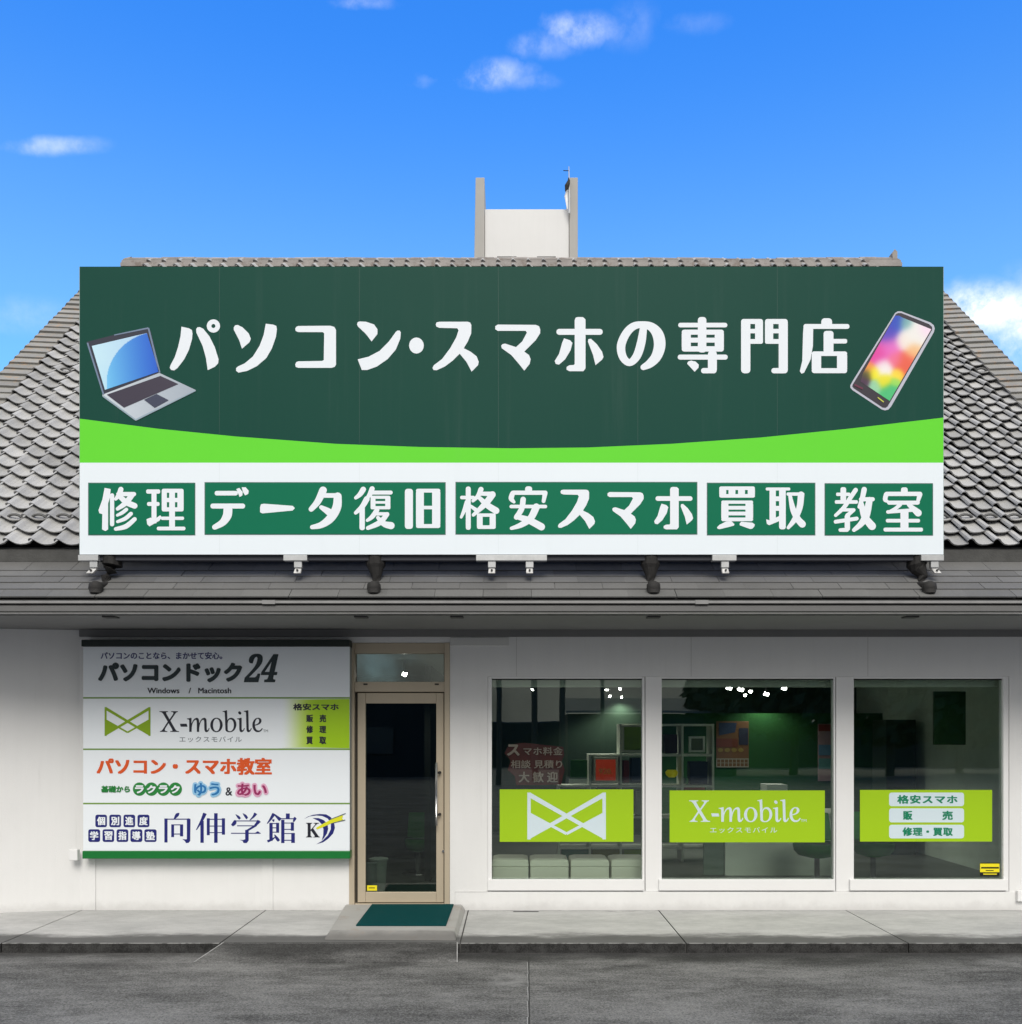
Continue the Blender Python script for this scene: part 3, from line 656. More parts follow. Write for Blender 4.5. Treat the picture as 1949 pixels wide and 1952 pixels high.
# ------------------------------------------------------------------ doorstep and mat
st = MB(); X0, X1 = -1.62, -.485
st.add([(X0 + .05, -1.31, 0), (X1 + .03, -1.34, 0), (X1 + .04, .0, 0), (X0 - .02, .0, 0), (X0 + .09, -1.22, .058), (X1, -1.25, .058), (X1, .0, .058), (X0, .0, .058)],
       [(0, 3, 2, 1), (4, 5, 6, 7), (0, 1, 5, 4), (1, 2, 6, 5), (2, 3, 7, 6), (3, 0, 4, 7)])
stp = setbase(st.build('doorstep', mat('concrete_step', (.36, .355, .345), .8, var=.12, vscale=3, fine=.05, bump=.2, tint=((.30, .24, .19), 4, .5)), None, .012), (-1.05, 0, 0))
def step_wet(m):
    t = NT(m.node_tree); b = m.node_tree.nodes['Principled BSDF']; src = b.inputs['Base Color'].links[0].from_socket
    pos = t.n('ShaderNodeNewGeometry').outputs['Position']; sp = t.n('ShaderNodeSeparateXYZ'); m.node_tree.links.new(pos, sp.inputs[0])
    y = t.m('ADD', sp.outputs[1], t.m('MULTIPLY', t.m('SUBTRACT', t.noise(pos, 4, 5, .6), .5), .12))
    m.node_tree.links.new(t.mix(t.m('MULTIPLY', t.m('SUBTRACT', 1, t.ramp(y, -1.29, -1.16)), .75), src, (.07, .068, .065, 1)), b.inputs['Base Color'])
step_wet(MATS['concrete_step'])
tag(stp, 'pale concrete doorstep in front of the glass door', 'doorstep')
mt = MB(); mz = .059
mt.add([(-1.345, -1.03, mz), (-.565, -1.03, mz), (-.560, -.05, mz), (-1.355, -.05, mz), (-1.345, -1.03, mz + .012), (-.565, -1.03, mz + .012), (-.560, -.05, mz + .012), (-1.355, -.05, mz + .012)],
       [(0, 3, 2, 1), (4, 5, 6, 7), (0, 1, 5, 4), (1, 2, 6, 5), (2, 3, 7, 6), (3, 0, 4, 7)])
tag(setbase(mt.build('doormat', MATG, None, .003), (-.95, -.5, mz)), 'dark teal green doormat lying on the doorstep', 'doormat')

# ------------------------------------------------------------------ big roof signboard
SY = -1.0
SG = empty('roof_signboard', (0, SY, PZ(1056, SY)), 'huge dark green, light green and white signboard across the front of the roof', 'signboard')
x0, x1, yt, yb = PX(152, SY), PX(1799, SY), PZ(508, SY), PZ(1057, SY)
box('sign_body', mat('sign_back_grey', (.25, .26, .27), .6), SG, x0, x1, SY + .002, SY + .13, yb, yt)
zc = yb
box('sign_frame_edge', mat('sign_edge', C(150, 165, 165), .5), SG, x0 - .004, x0 - .0005, SY + .0015, SY + .13, yb, yt)
box('sign_frame_edge', MATS['sign_edge'], SG, x1 + .0005, x1 + .004, SY + .0015, SY + .13, yb, yt)
def L(k): return SY - k * .0016
swoop_z = Z(0, 0, 1)
cur = [(150, 798), (300, 817), (450, 832), (640, 846), (800, 852), (975, 854.5), (1120, 853), (1280, 846), (1450, 834), (1620, 817), (1801, 796)]
# three bands meet edge to edge in one plane
flat('green_panel', [[(152, 508), (1799, 508)] + [(min(1799, max(152, x)), y) for x, y in cur[::-1]]], SY, SGREEN, SG)
flat('light_green_swoosh', [[(min(1799, max(152, x)), y) for x, y in cur] + [(1799, 882), (152, 882)]], SY, SLIME, SG)
flat('white_band', [[(152, 882), (1799, 882), (1799, 1057), (152, 1057)]], SY, SWHITE, SG)
zA, zB, zC = Z(140, 480, 3.858), Z(620, 560, 3.858), Z(1080, 560, 3.4446)
su = [('P', (820, 210), (840, 205), (1050, 205), (1068, 212), (1076, 230), (1075, 290), (1050, 350), (1020, 400), (1070, 425), (1115, 460), (1130, 500), (1125, 525), (1078, 572), (1040, 500), (990, 440), (940, 490), (880, 535), (820, 562), (798, 560), (790, 545), (800, 525), (860, 480), (920, 400), (965, 320), (982, 268), (972, 253), (840, 250), (818, 240), (814, 225))]
ma = [('P', (1252, 238), (1270, 226), (1550, 228), (1574, 238), (1583, 262), (1582, 290), (1550, 340), (1500, 390), (1465, 425), (1500, 450), (1512, 480), (1505, 515), (1465, 565), (1430, 520), (1370, 450), (1300, 400), (1295, 382), (1305, 370), (1325, 366), (1405, 392), (1450, 350), (1485, 285), (1475, 272), (1270, 272), (1252, 260))]
ho = [('P', (55, 172), (62, 156), (78, 152), (110, 153), (126, 168), (126, 490), (112, 508), (20, 508), (2, 498), (2, 480), (20, 469), (50, 467), (55, 460)), ('R', -65, 230, 239, 269, 18),
      ('P', (-15, 292), (25, 305), (40, 322), (28, 370), (-8, 430), (-48, 465), (-70, 460), (-76, 440), (-48, 395), (-27, 320)), ('P', (145, 297), (162, 295), (200, 330), (235, 380), (244, 415), (235, 432), (192, 468), (175, 400), (142, 315))]
HEAD = [zA(polys(q)) for q in (
    [('P', (795, 550), (850, 562), (872, 575), (876, 600), (873, 640), (850, 720), (815, 790), (765, 855), (740, 872), (718, 868), (709, 852), (715, 832), (745, 775), (770, 700), (788, 620)),
     ('P', (903, 568), (912, 555), (930, 553), (955, 565), (1000, 620), (1040, 700), (1068, 790), (1065, 820), (1040, 845), (988, 870), (975, 780), (950, 690), (905, 595)), ('RG', 1030, 545, 32, 34)],
    [('P', (1180, 555), (1190, 540), (1208, 537), (1245, 555), (1290, 600), (1305, 640), (1295, 665), (1240, 712), (1220, 650), (1180, 572)),
     ('P', (1415, 528), (1470, 535), (1493, 545), (1497, 570), (1490, 625), (1460, 710), (1420, 780), (1350, 840), (1280, 875), (1215, 888), (1197, 875), (1197, 855), (1210, 843), (1260, 820), (1320, 770), (1370, 690), (1400, 610))],
    [('P', (1655, 545), (1890, 543), (1920, 552), (1932, 575), (1932, 830), (1922, 846), (1898, 853), (1655, 853), (1636, 846), (1632, 828), (1640, 810), (1655, 805), (1830, 802), (1842, 795), (1845, 600), (1835, 590), (1655, 590), (1636, 582), (1632, 566), (1640, 551))])]
HEAD += [zB(polys(q)) for q in (
    [('P', (235, 222), (240, 208), (255, 203), (300, 205), (360, 225), (385, 260), (385, 295), (342, 350), (300, 295), (240, 238)),
     ('P', (240, 482), (320, 462), (400, 420), (470, 350), (520, 280), (532, 270), (548, 270), (557, 283), (553, 330), (520, 410), (460, 480), (380, 535), (310, 560), (270, 560))],
    [('O', 672, 380, 54, 59)], su, ma)]
HEAD += [zC(polys(q)) for q in (ho,
    [('S', (508, 215, 46), (492, 320, 56), (462, 410, 54), (415, 452, 46), (372, 415, 52), (360, 340, 56), (392, 262, 54), (440, 214, 50), (500, 202, 44), (560, 218, 58), (602, 268, 74), (613, 340, 76), (592, 410, 68), (550, 457, 56), (506, 482, 38))],
    [('R', 735, 190, 1058, 220, 14), ('R', 864, 152, 920, 385, 20), ('R', 758, 235, 818, 378, 28), ('R', 975, 235, 1035, 378, 28), ('R', 758, 235, 1035, 268, 16), ('R', 790, 288, 1010, 320, 2), ('R', 758, 344, 1035, 379, 16),
     ('R', 732, 399, 1060, 432, 15), ('R', 930, 372, 989, 522, 24), ('R', 885, 487, 986, 522, 16), ('P', (793, 458), (800, 445), (820, 438), (850, 445), (870, 465), (868, 485), (843, 512), (818, 485))],
    [('R', 1148, 165, 1209, 522, 22), ('R', 1148, 165, 1292, 198, 16), ('R', 1160, 230, 1280, 259, 2), ('R', 1180, 297, 1292, 328, 12), ('R', 1240, 165, 1292, 328, 22),
     ('R', 1305, 165, 1359, 328, 22), ('R', 1305, 165, 1454, 198, 16), ('R', 1320, 230, 1440, 259, 2), ('R', 1305, 297, 1420, 328, 12), ('R', 1395, 165, 1455, 522, 22), ('R', 1347, 487, 1452, 522, 16)],
    [('R', 1675, 160, 1746, 230, 22), ('R', 1558, 198, 1860, 230, 14), ('P', (1558, 220), (1575, 200), (1622, 215), (1620, 340), (1605, 430), (1562, 518), (1545, 524), (1534, 508), (1550, 440), (1555, 260)),
     ('R', 1690, 243, 1755, 392, 18), ('R', 1700, 296, 1845, 326, 12), ('R', 1612, 378, 1674, 521, 28), ('R', 1778, 378, 1845, 521, 28), ('R', 1612, 378, 1845, 408, 15), ('R', 1612, 488, 1845, 521, 16)])]
flat('headline_lettering', None, L(1), LWHITE, SG, parts=HEAD)
zD, zE, zF, zG = Z(140, 880, 3.4446), Z(640, 880, 3.4446), Z(1160, 880, 4.384), Z(1500, 880, 4.296)
shu = zD(polys([('P', (205, 172), (245, 180), (240, 235), (228, 275), (228, 445), (210, 456), (188, 445), (190, 345), (170, 338), (165, 318), (190, 250)), ('R', 240, 208, 268, 425, 13),
    ('S', (312, 182, 34), (298, 220, 32), (278, 245, 22)), ('S', (295, 213, 28), (398, 213, 28)), ('S', (385, 218, 36), (345, 270, 36), (290, 310, 24)), ('S', (308, 232, 32), (350, 268, 38), (402, 290, 38)),
    ('S', (348, 314, 24), (320, 336, 24), (288, 352, 18)), ('S', (378, 342, 26), (340, 374, 26), (290, 394, 20)), ('S', (402, 378, 28), (345, 425, 32), (278, 442, 24))]))
ri = zD(polys([('R', 478, 182, 570, 210, 10), ('R', 513, 190, 546, 405, 4), ('R', 484, 265, 566, 291, 10), ('P', (480, 378), (505, 368), (545, 370), (570, 352), (582, 365), (565, 388), (500, 425), (485, 412)),
    ('R', 580, 178, 614, 326, 18), ('R', 629, 180, 667, 440, 3), ('R', 683, 178, 724, 326, 18), ('R', 580, 178, 724, 204, 12), ('R', 600, 238, 710, 266, 2), ('R', 580, 300, 724, 327, 12), ('R', 575, 361, 727, 383, 9), ('R', 548, 427, 736, 451, 10)]))
de = zD(polys([('R', 928, 192, 1080, 222, 13), ('P', (1070, 180), (1090, 172), (1112, 200), (1110, 222), (1092, 232)), ('P', (1105, 168), (1132, 168), (1152, 192), (1148, 212), (1128, 222), (1114, 200)), ('R', 900, 275, 1128, 308, 15), ('S', (1015, 312, 58), (1010, 355, 58), (980, 400, 46), (928, 430, 34))]))
cho = zD(polys([('P', (1226, 300), (1232, 280), (1250, 276), (1440, 290), (1455, 305), (1440, 321), (1240, 340), (1226, 332))]))
ta = zD(polys([('S', (1640, 188, 50), (1605, 262, 44), (1562, 312, 34)), ('S', (1640, 222, 30), (1745, 222, 30)), ('S', (1736, 228, 52), (1730, 300, 58), (1690, 370, 56), (1630, 415, 42), (1568, 430, 28)), ('S', (1628, 300, 28), (1670, 325, 44), (1695, 345, 48))]))
fuku = zE(polys([('S', (182, 182, 36), (160, 215, 32), (132, 238, 22)), ('S', (205, 245, 38), (175, 295, 34), (132, 336, 24)), ('R', 157, 285, 192, 450, 14), ('S', (240, 178, 34), (225, 215, 32), (205, 240, 20)), ('R', 222, 190, 375, 216, 12),
    ('R', 230, 224, 262, 310, 10), ('R', 326, 224, 360, 310, 14), ('R', 230, 224, 360, 244, 10), ('R', 240, 259, 350, 276, 4), ('R', 230, 292, 360, 313, 8), ('S', (272, 318, 32), (240, 362, 30), (208, 386, 20)), ('R', 262, 332, 352, 354, 9),
    ('S', (338, 346, 30), (290, 400, 36), (212, 436, 26)), ('S', (278, 368, 24), (318, 408, 38), (364, 420, 48))]))
kyu = zE(polys([('R', 455, 178, 508, 442, 18), ('R', 528, 178, 580, 436, 26), ('R', 634, 178, 688, 436, 26), ('R', 528, 178, 688, 203, 14), ('R', 560, 290, 660, 313, 2), ('R', 528, 410, 688, 436, 14)]))
kaku = zE(polys([('R', 818, 224, 915, 247, 10), ('R', 855, 163, 888, 448, 15), ('S', (862, 265, 28), (845, 320, 26), (825, 365, 18)), ('S', (888, 292, 20), (918, 314, 26)), ('S', (955, 182, 34), (935, 225, 28), (902, 258, 20)), ('S', (945, 210, 26), (1028, 212, 30)),
    ('S', (1030, 216, 44), (985, 275, 40), (905, 350, 22)), ('S', (945, 238, 26), (1000, 288, 40), (1054, 322, 44)), ('R', 928, 340, 966, 442, 20), ('R', 1012, 340, 1052, 442, 20), ('R', 928, 340, 1052, 362, 12), ('R', 928, 418, 1052, 442, 12)]))
an_ = zE(polys([('R', 1245, 162, 1291, 210, 16), ('S', (1165, 204, 28), (1378, 204, 28)), ('S', (1163, 208, 32), (1154, 242, 34), (1172, 265, 20)), ('S', (1376, 208, 32), (1366, 260, 24)), ('R', 1142, 283, 1390, 306, 11),
    ('S', (1232, 248, 36), (1222, 310, 36), (1188, 365, 34)), ('S', (1192, 362, 32), (1270, 385, 44), (1352, 428, 48)), ('S', (1318, 298, 48), (1282, 370, 44), (1220, 415, 36), (1155, 438, 22))]))
bai = zF(polys([('R', 928, 207, 986, 300, 26), ('R', 1005, 210, 1063, 298, 1), ('R', 1085, 210, 1143, 298, 1), ('R', 1166, 207, 1226, 300, 26), ('R', 928, 207, 1226, 237, 18), ('R', 928, 271, 1226, 301, 18),
    ('R', 945, 325, 1005, 498, 32), ('R', 1147, 325, 1211, 498, 32), ('R', 945, 325, 1211, 352, 18), ('R', 980, 370, 1170, 401, 1), ('R', 980, 418, 1170, 449, 1), ('R', 945, 467, 1211, 498, 18),
    ('P', (910, 548), (930, 528), (985, 500), (1030, 498), (1055, 522), (1050, 535), (1000, 548), (930, 565), (913, 560)), ('P', (1098, 518), (1112, 502), (1205, 510), (1225, 525), (1222, 540), (1205, 560), (1185, 563), (1100, 532))]))
shuu = zF(polys([('R', 1316, 216, 1522, 241, 11), ('R', 1348, 225, 1401, 490, 3), ('R', 1428, 225, 1484, 566, 20), ('R', 1380, 290, 1450, 330, 0), ('R', 1380, 370, 1450, 411, 0), ('P', (1320, 482), (1350, 490), (1440, 450), (1440, 492), (1345, 532), (1326, 520)),
    ('R', 1490, 257, 1640, 285, 13), ('S', (1612, 276, 54), (1600, 380, 52), (1560, 480, 46), (1505, 552, 28)), ('S', (1520, 288, 30), (1545, 400, 48), (1585, 480, 54), (1622, 522, 60))]))
kyo = zG(polys(fat(1.22, [('R', 446, 213, 484, 338, 16), ('R', 408, 256, 520, 279, 11), ('R', 398, 318, 582, 342, 11), ('S', (566, 232, 30), (520, 300, 30), (470, 375, 28), (402, 440, 22)), ('R', 436, 384, 560, 406, 10), ('S', (552, 396, 22), (498, 440, 28)),
    ('S', (402, 492, 26), (575, 466, 26)), ('R', 480, 440, 516, 560, 12), ('S', (440, 560, 24), (495, 558, 28)), ('S', (636, 228, 36), (620, 300, 32), (594, 372, 22)), ('S', (610, 308, 28), (706, 308, 28)), ('S', (680, 314, 42), (652, 440, 50), (610, 510, 40), (552, 560, 26)), ('S', (612, 345, 34), (640, 450, 46), (700, 528, 54))])))
shi = zG(polys(fat(1.10, [('R', 940, 213, 990, 270, 18), ('S', (820, 264, 32), (1094, 264, 32)), ('S', (816, 268, 34), (808, 310, 34), (828, 326, 20)), ('S', (1092, 268, 38), (1076, 326, 26)), ('S', (840, 336, 30), (1075, 336, 30)), ('S', (930, 352, 30), (890, 385, 26), (838, 412, 22)),
    ('S', (830, 412, 26), (1040, 396, 26)), ('S', (1000, 352, 28), (1078, 420, 54)), ('R', 936, 396, 996, 562, 2), ('R', 815, 470, 1092, 497, 12), ('R', 796, 542, 1116, 571, 13)])))
SRC2 = lambda x0, y0, x1, y1, z: z([[(x0, y0), (x1, y1)]])[0]
def dst(z, a, b, c, d): p = z([[(a, b), (c, d)]])[0]; return (*p[0], *p[1])
suR, maR, hoR = zB(polys(su)), zB(polys(ma)), zC(polys(ho))
s2 = fitp(suR, dst(zE, 1460, 184, 1704, 442)); m2 = fitp(maR, dst(zF, -6, 254, 296, 562)); h2 = fitp(hoR, dst(zF, 384, 211, 709, 566))
for (a, b_, c, d), gl in [((168, 920, 372.5, 1020.5), [shu, ri]), ((390, 919, 850, 1019.5), [de, cho, ta, fuku, kyu]), ((868.5, 918.5, 1330, 1019), [kaku, an_, s2, m2, h2]), ((1348, 920, 1555, 1020.5), [bai, shuu]), ((1572.5, 921, 1779.5, 1021), [kyo, shi])]:
    bo = flat('green_box', [rr(a, b_, c, d)], L(1), BEDGE, SG)
    flat('box_fill', [rr(a + 1.5, b_ + 1.5, c - 1.5, d - 1.5)], L(2), BGREEN, bo)
    flat('lettering', None, L(3), LWHITE, bo, parts=gl)
seam = mat('sign_seam', C(34, 76, 68), .6)
for xs_, ye_ in ((418, 827), (685, 846), (950, 852), (1216, 848), (1482, 829)): flat('panel_seam', [rr(xs_, 509, xs_ + .7, ye_)], L(.5), seam, SG); flat('panel_seam', [rr(xs_, 883, xs_ + .6, 1056)], L(.5), mat('sign_seam_pale', C(220, 230, 236), .6), SG)
# printed laptop
def gs(x, y, cx, cy, r): return math.exp(-((x - cx) ** 2 + (y - cy) ** 2) / r ** 2)
def mixc(a, b, f): f = max(0, min(1, f)); return tuple(p + (q - p) * f for p, q in zip(a, b))
LP = flat('laptop_print', zA([[(98, 662), (320, 605), (555, 557), (570, 590), (638, 880), (632, 898), (230, 1058), (215, 1045), (150, 830)]]), L(1), mat('print_dark_bezel', C(34, 38, 58), .4), SG)
flat('laptop_lid_edge', zA(polys([('L', (103, 668, 12), (222, 1050, 12)), ('L', (552, 560, 12), (634, 888, 14)), ('L', (300, 612, 8), (552, 560, 12))])), L(2), mat('print_lid_edge', C(112, 130, 158), .4), LP)
def lapc(x, y):
    X, Y_ = (x - 140) * 3.858, (y - 480) * 3.858
    f = (X - 150) / 480; base = mixc((120, 205, 248), (14, 84, 205), f * 1.05 - .1 + (900 - Y_) / 3500)
    e = math.hypot((X - 640) / 395, (Y_ - 960) / 375)
    if e > 1: base = mixc(base, (218, 240, 250), .78 - .15 * max(0, (Y_ - 800) / 300))
    return base
flat('laptop_screen', zA([[(135, 692), (540, 597), (630, 880), (232, 1015)]]), L(2), PRINT, LP, lapc, .006)
flat('laptop_base', zA([[(213, 1050), (632, 890), (900, 1016), (898, 1026), (462, 1242), (448, 1236), (215, 1066)]]), L(2), PRINT, LP, lambda x, y: mixc((205, 214, 224), (165, 176, 190), ((x - 200) / 160)), .02)
flat('laptop_base_edge', zA(polys([('L', (216, 1058, 12), (458, 1236, 14), (898, 1020, 8))])), L(3), mat('print_lid_light', C(150, 170, 185), .4), LP)
flat('laptop_keyboard', zA([[(245, 1050), (640, 912), (772, 972), (372, 1146)]]), L(3), mat('print_keyboard', C(48, 40, 62), .5), LP)
flat('laptop_trackpad', zA([[(520, 1087), (612, 1045), (700, 1090), (598, 1146)]]), L(4), mat('print_trackpad', C(52, 58, 84), .4), LP)
# printed phone
zP = Z(1500, 480, 3.864)
PH = flat('phone_print', zP([[(800, 450), (820, 438), (845, 438), (1060, 520), (1085, 540), (1092, 565), (1085, 592), (770, 1140), (750, 1162), (725, 1168), (700, 1160), (485, 1018), (470, 1000), (470, 982), (500, 930)]]), L(1), mat('print_phone_rim', C(188, 190, 206), .4), SG)
flat('phone_bezel', zP([[(806, 458), (822, 450), (845, 450), (1050, 532), (1072, 552), (1074, 572), (745, 1138), (730, 1148), (708, 1146), (495, 1004), (484, 990), (488, 976)]]), L(2), mat('print_phone_bezel', C(38, 30, 44), .4), PH)
BL = [((800, 510), 70, (28, 70, 190)), ((740, 600), 80, (70, 60, 190)), ((880, 520), 50, (110, 170, 170)), ((660, 740), 90, (225, 60, 160)), ((760, 700), 80, (235, 110, 200)), ((960, 600), 110, (240, 238, 235)), ((1030, 570), 60, (250, 215, 245)), ((860, 660), 60, (245, 235, 225)),
      ((600, 850), 45, (240, 150, 60)), ((640, 890), 45, (245, 235, 20)), ((715, 850), 65, (245, 240, 240)), ((720, 950), 50, (235, 225, 30)), ((880, 820), 80, (235, 95, 70)), ((820, 900), 40, (250, 225, 60)), ((800, 790), 55, (240, 110, 150)), ((940, 730), 60, (245, 190, 130)),
      ((760, 1030), 60, (70, 190, 120)), ((650, 990), 45, (150, 210, 170)), ((800, 960), 30, (160, 220, 90)), ((560, 960), 50, (70, 40, 70)), ((590, 900), 40, (70, 70, 30))]
def phc(x, y):
    X, Y_ = (x - 1500) * 3.864, (y - 480) * 3.864; tw_ = 1e-9; c = [0, 0, 0]
    for (cx, cy), r, cl in BL:
        w = gs(X, Y_, cx, cy, r) ** 1.6; tw_ += w
        for i in range(3): c[i] += w * cl[i]
    return tuple(q / tw_ for q in c)
flat('phone_screen', zP([[(800, 470), (830, 470), (850, 482), (1066, 570), (760, 1098), (545, 955), (560, 900)]]), L(3), PRINT, PH, phc, .008)
flat('phone_key', zP(polys([('L', (672, 1072, 8), (716, 1106, 8))])), L(4), mat('print_key', C(200, 205, 80), .4), PH)
flat('phone_key', zP(polys([('L', (500, 978, 14), (562, 1008, 14))])), L(4), mat('print_key_red', C(96, 22, 60), .4), PH)
# steel frame behind, brackets below
fm = MB()
for xx in (-3.6, -1.8, 0, 1.8, 3.6):
    fm.box(xx - .03, xx + .03, SY + .131, SY + .19, yb, yt - .05)
    fm.tube([(xx, SY + .19, yt - .3), (xx, rpt(0, 2.6).y, rpt(0, 2.6).z)], .025, 6); fm.tube([(xx, SY + .19, yb + .3), (xx, rpt(0, .7).y, rpt(0, .7).z)], .025, 6)
fm.build('support_frame', GALV, SG)
box('bottom_channel', mat('dark_channel', (.03, .032, .045), .6), SG, x0 + .02, x1 - .02, SY + .03, SY + .12, yb - .045, yb - .001)
for a, b_, clips in ((150, 188, [178]), (541, 586, [568]), (908, 1043, [938, 1010]), (1358, 1404, [1383]), (1756, 1799, [1783])):
    p_ = box('bracket_plate', GALV, SG, PX(a, SY), PX(b_, SY), SY - .012, SY + .06, PZ(1069, SY), PZ(1058.5, SY), .002)
    for c in clips:
        xx = PX(c, SY); tl = (c - CX) / 825 * .05
        tl = -.035 if c < 200 else .03 if c > 1700 else tl * .3
        za, zb2, zc2 = PZ(1069, SY), PZ(1082, SY), PZ(1093, SY)
        MB().add([(xx - .034, SY, zb2), (xx + .034, SY, zb2), (xx + .034, SY + .04, zb2), (xx - .034, SY + .04, zb2), (xx - .034, SY, za - .0005), (xx + .034, SY, za - .0005), (xx + .034, SY + .04, za - .0005), (xx - .034, SY + .04, za - .0005)],
             [(0, 3, 2, 1), (4, 5, 6, 7), (0, 1, 5, 4), (1, 2, 6, 5), (2, 3, 7, 6), (3, 0, 4, 7)]).build('clip', GALV, p_, .004)
        MB().add([(xx + tl - .032, SY - .005, zc2), (xx + tl + .03, SY - .005, zc2), (xx + tl + .03, SY + .03, zc2), (xx + tl - .032, SY + .03, zc2), (xx - .028, SY + .012, zb2 - .0005), (xx + .028, SY + .012, zb2 - .0005), (xx + .028, SY + .05, zb2 - .0005), (xx - .028, SY + .05, zb2 - .0005)],
             [(0, 3, 2, 1), (4, 5, 6, 7), (0, 1, 5, 4), (1, 2, 6, 5), (2, 3, 7, 6), (3, 0, 4, 7)]).build('clip_foot', mat('clip_bright', (.6, .6, .6), .5, var=.5, vscale=30), p_, .006)
        MB().tube([(xx + tl * .6, SY - .012, PZ(1087, SY)), (xx + tl * .6, SY + .01, PZ(1087, SY))], .009, 8).build('clip_bolt', DARKW, p_)
labs = ['flared black support foot under the left end of the roof sign', 'flared black support foot under the roof sign, second from left', 'flared black support foot under the roof sign, third from left', 'flared black support foot under the right end of the roof sign']
for i, (x, bend, base) in enumerate([(214, -10, 204), (717, 2, 720), (1240, 0, 1239), (1748, 10, 1751)]):
    q = SY + .09; X = lambda v_: PX(v_, q); Zp = lambda v_: PZ(v_, q)
    sb = spt(0, .08, .03)
    o = empty('sign_support', (X(base), sb.y, sb.z), labs[i], 'support foot', 'support feet under the roof sign')
    top = x if bend >= 0 or True else x
    MB().tube([(X(top), q, Zp(1060)), (X(top), q, Zp(1078)), (X(top + bend * .3), q - .01, Zp(1086)), (X(top + bend), q - .02, Zp(1100)), (X(base - bend * .2 if i in (0, 3) else base), q - .04, Zp(1118)), (X(base), sb.y, sb.z + .05)],
              [.085, .085, .066, .042, .036, .030], 12).build('arm', BLACK, o)
    MB().tube([(X(base), sb.y, sb.z - .01), (X(base), sb.y, sb.z + .025), (X(base), sb.y + .005, sb.z + .065), (X(base), sb.y + .01, sb.z + .085)], [.048, .06, .058, .03], 12).build('foot', BLACK, o, smooth=True)

# ------------------------------------------------------------------ wall sign board (left)
BY = -.12
WB = empty('wall_signboard', (PX(412, 0), 0, PZ(1640, BY)), 'tall white sign board of four printed rows on the wall left of the door', 'signboard')
x0, x1 = PX(158.5, BY), PX(667, BY)
box('backing', mat('board_back', (.3, .32, .31), .6), WB, x0, x1, BY + .004, -.0125, PZ(1622, BY), PZ(1233, BY))
box('top_trim', DTRIM, WB, x0 - .004, x1 + .003, BY - .03, -.0125, PZ(1233, BY) + .001, PZ(1220, BY), .003)
box('bottom_trim', BTRIM, WB, x0 - .004, x1 + .003, BY - .012, -.0125, PZ(1637, BY), PZ(1622, BY) - .001, .006)
rows = [(1233, 1329), (1332, 1427), (1430, 1530.5), (1533.5, 1622)]
PN = []
for k, (a, b_) in enumerate(rows):
    PN.append(box('panel', BOARD, WB, x0 + .001, x1 - .001, BY, BY + .0035, PZ(b_, BY), PZ(a, BY)))
    if k: box('rule_line', RULE, WB, x0 + .001, x1 - .001, BY - .001, BY + .003, PZ(a, BY) + .0005, PZ(rows[k - 1][1], BY) - .0005)
def Lb(k): return BY - k * .0015
P0, P1, P2, P3 = PN
text('パソコンのことなら、まかせて安心。', (192, 1243, 424, 1257), Lb(1), NAVY, P0, bold=.05)
text('パソコンドック', (187, 1263, 462, 1301), Lb(1), INK, P0, bold=.12, name='shop_name_lettering')
text(mbold('24'), (465, 1246, 531, 1301), Lb(1), INK, P0, shear=.30, bold=.035)
text('Windows    /   Macintosh', (281, 1311, 441, 1322), Lb(1), INKB, P0, bold=.07)
zH, zI, zM = Z(140, 1420, 6.889), Z(400, 1420, 6.889), Z(140, 1200, 6.889)
def logo(): # winged cross outline with solid lower wings, in a 600 x 370 box
    return polys([('P', (0, 0), (26, 0), (26, 370), (0, 370)), ('P', (574, 0), (600, 0), (600, 370), (574, 370)),
        ('P', (0, 0), (22, 0), (600, 345), (600, 370), (575, 362), (0, 30)), ('P', (600, 0), (578, 0), (0, 345), (0, 370), (25, 362), (600, 30)),
        ('P', (13, 158), (170, 262), (20, 365)), ('P', (587, 158), (430, 262), (580, 365)), ('L', (13, 166, 22), (300, 325, 22)), ('L', (587, 166, 22), (300, 325, 22))])
flat('logo_mark', fitp(logo(), (199.5, 1348, 287, 1403)), Lb(1), OLIVE, P1)
def lg(x, y): f = max(0, min(1, (x - 535) / 75)); return mixc((234, 240, 246), (158, 200, 10), f * f * (3 - 2 * f))
flat('lime_fade', [rr(533, 1332.5, 666.5, 1426.5)], Lb(1), PRINT, P1, lg, .03)
text(mital('X-mobile'), (304, 1354, 501, 1396), Lb(1), INKB, P1, shear=-.30, off=.004, name='brand_lettering')
text('TM', (502, 1391, 511, 1396), Lb(1), GREYI, P1)
text('エックスモバイル', (342, 1404, 461, 1415), Lb(1), GREYI, P1, sp=1.15)
for s, bb in (('格安スマホ', (559, 1341, 646, 1354.5)), ('販　売', (584, 1362, 622, 1377)), ('修　理', (584, 1383, 622, 1398)), ('買　取', (584, 1404, 622, 1419))):
    text(s, bb, Lb(2), INKB, P1, bold=.09, name='service_lettering')
text('パソコン・スマホ教室', (184, 1444, 518.5, 1478), Lb(1), ORANGE, P2, bold=.085, name='class_lettering')
text('基礎から', (193, 1498, 248, 1511), Lb(1), FGREEN, P2, bold=.10)
for i, ch in enumerate('ラクラク'):
    cx = (266, 288.8, 311.5, 334.5)[i]
    d_ = flat('green_disc', [circ(cx, 1504.5, 12.6, 12.8, 24)], Lb(1) - i * .0004, FGREEN, P2); text(ch, (cx - 8.5, 1497, cx + 8.5, 1512.5), Lb(3), BOARD, d_, bold=.12)
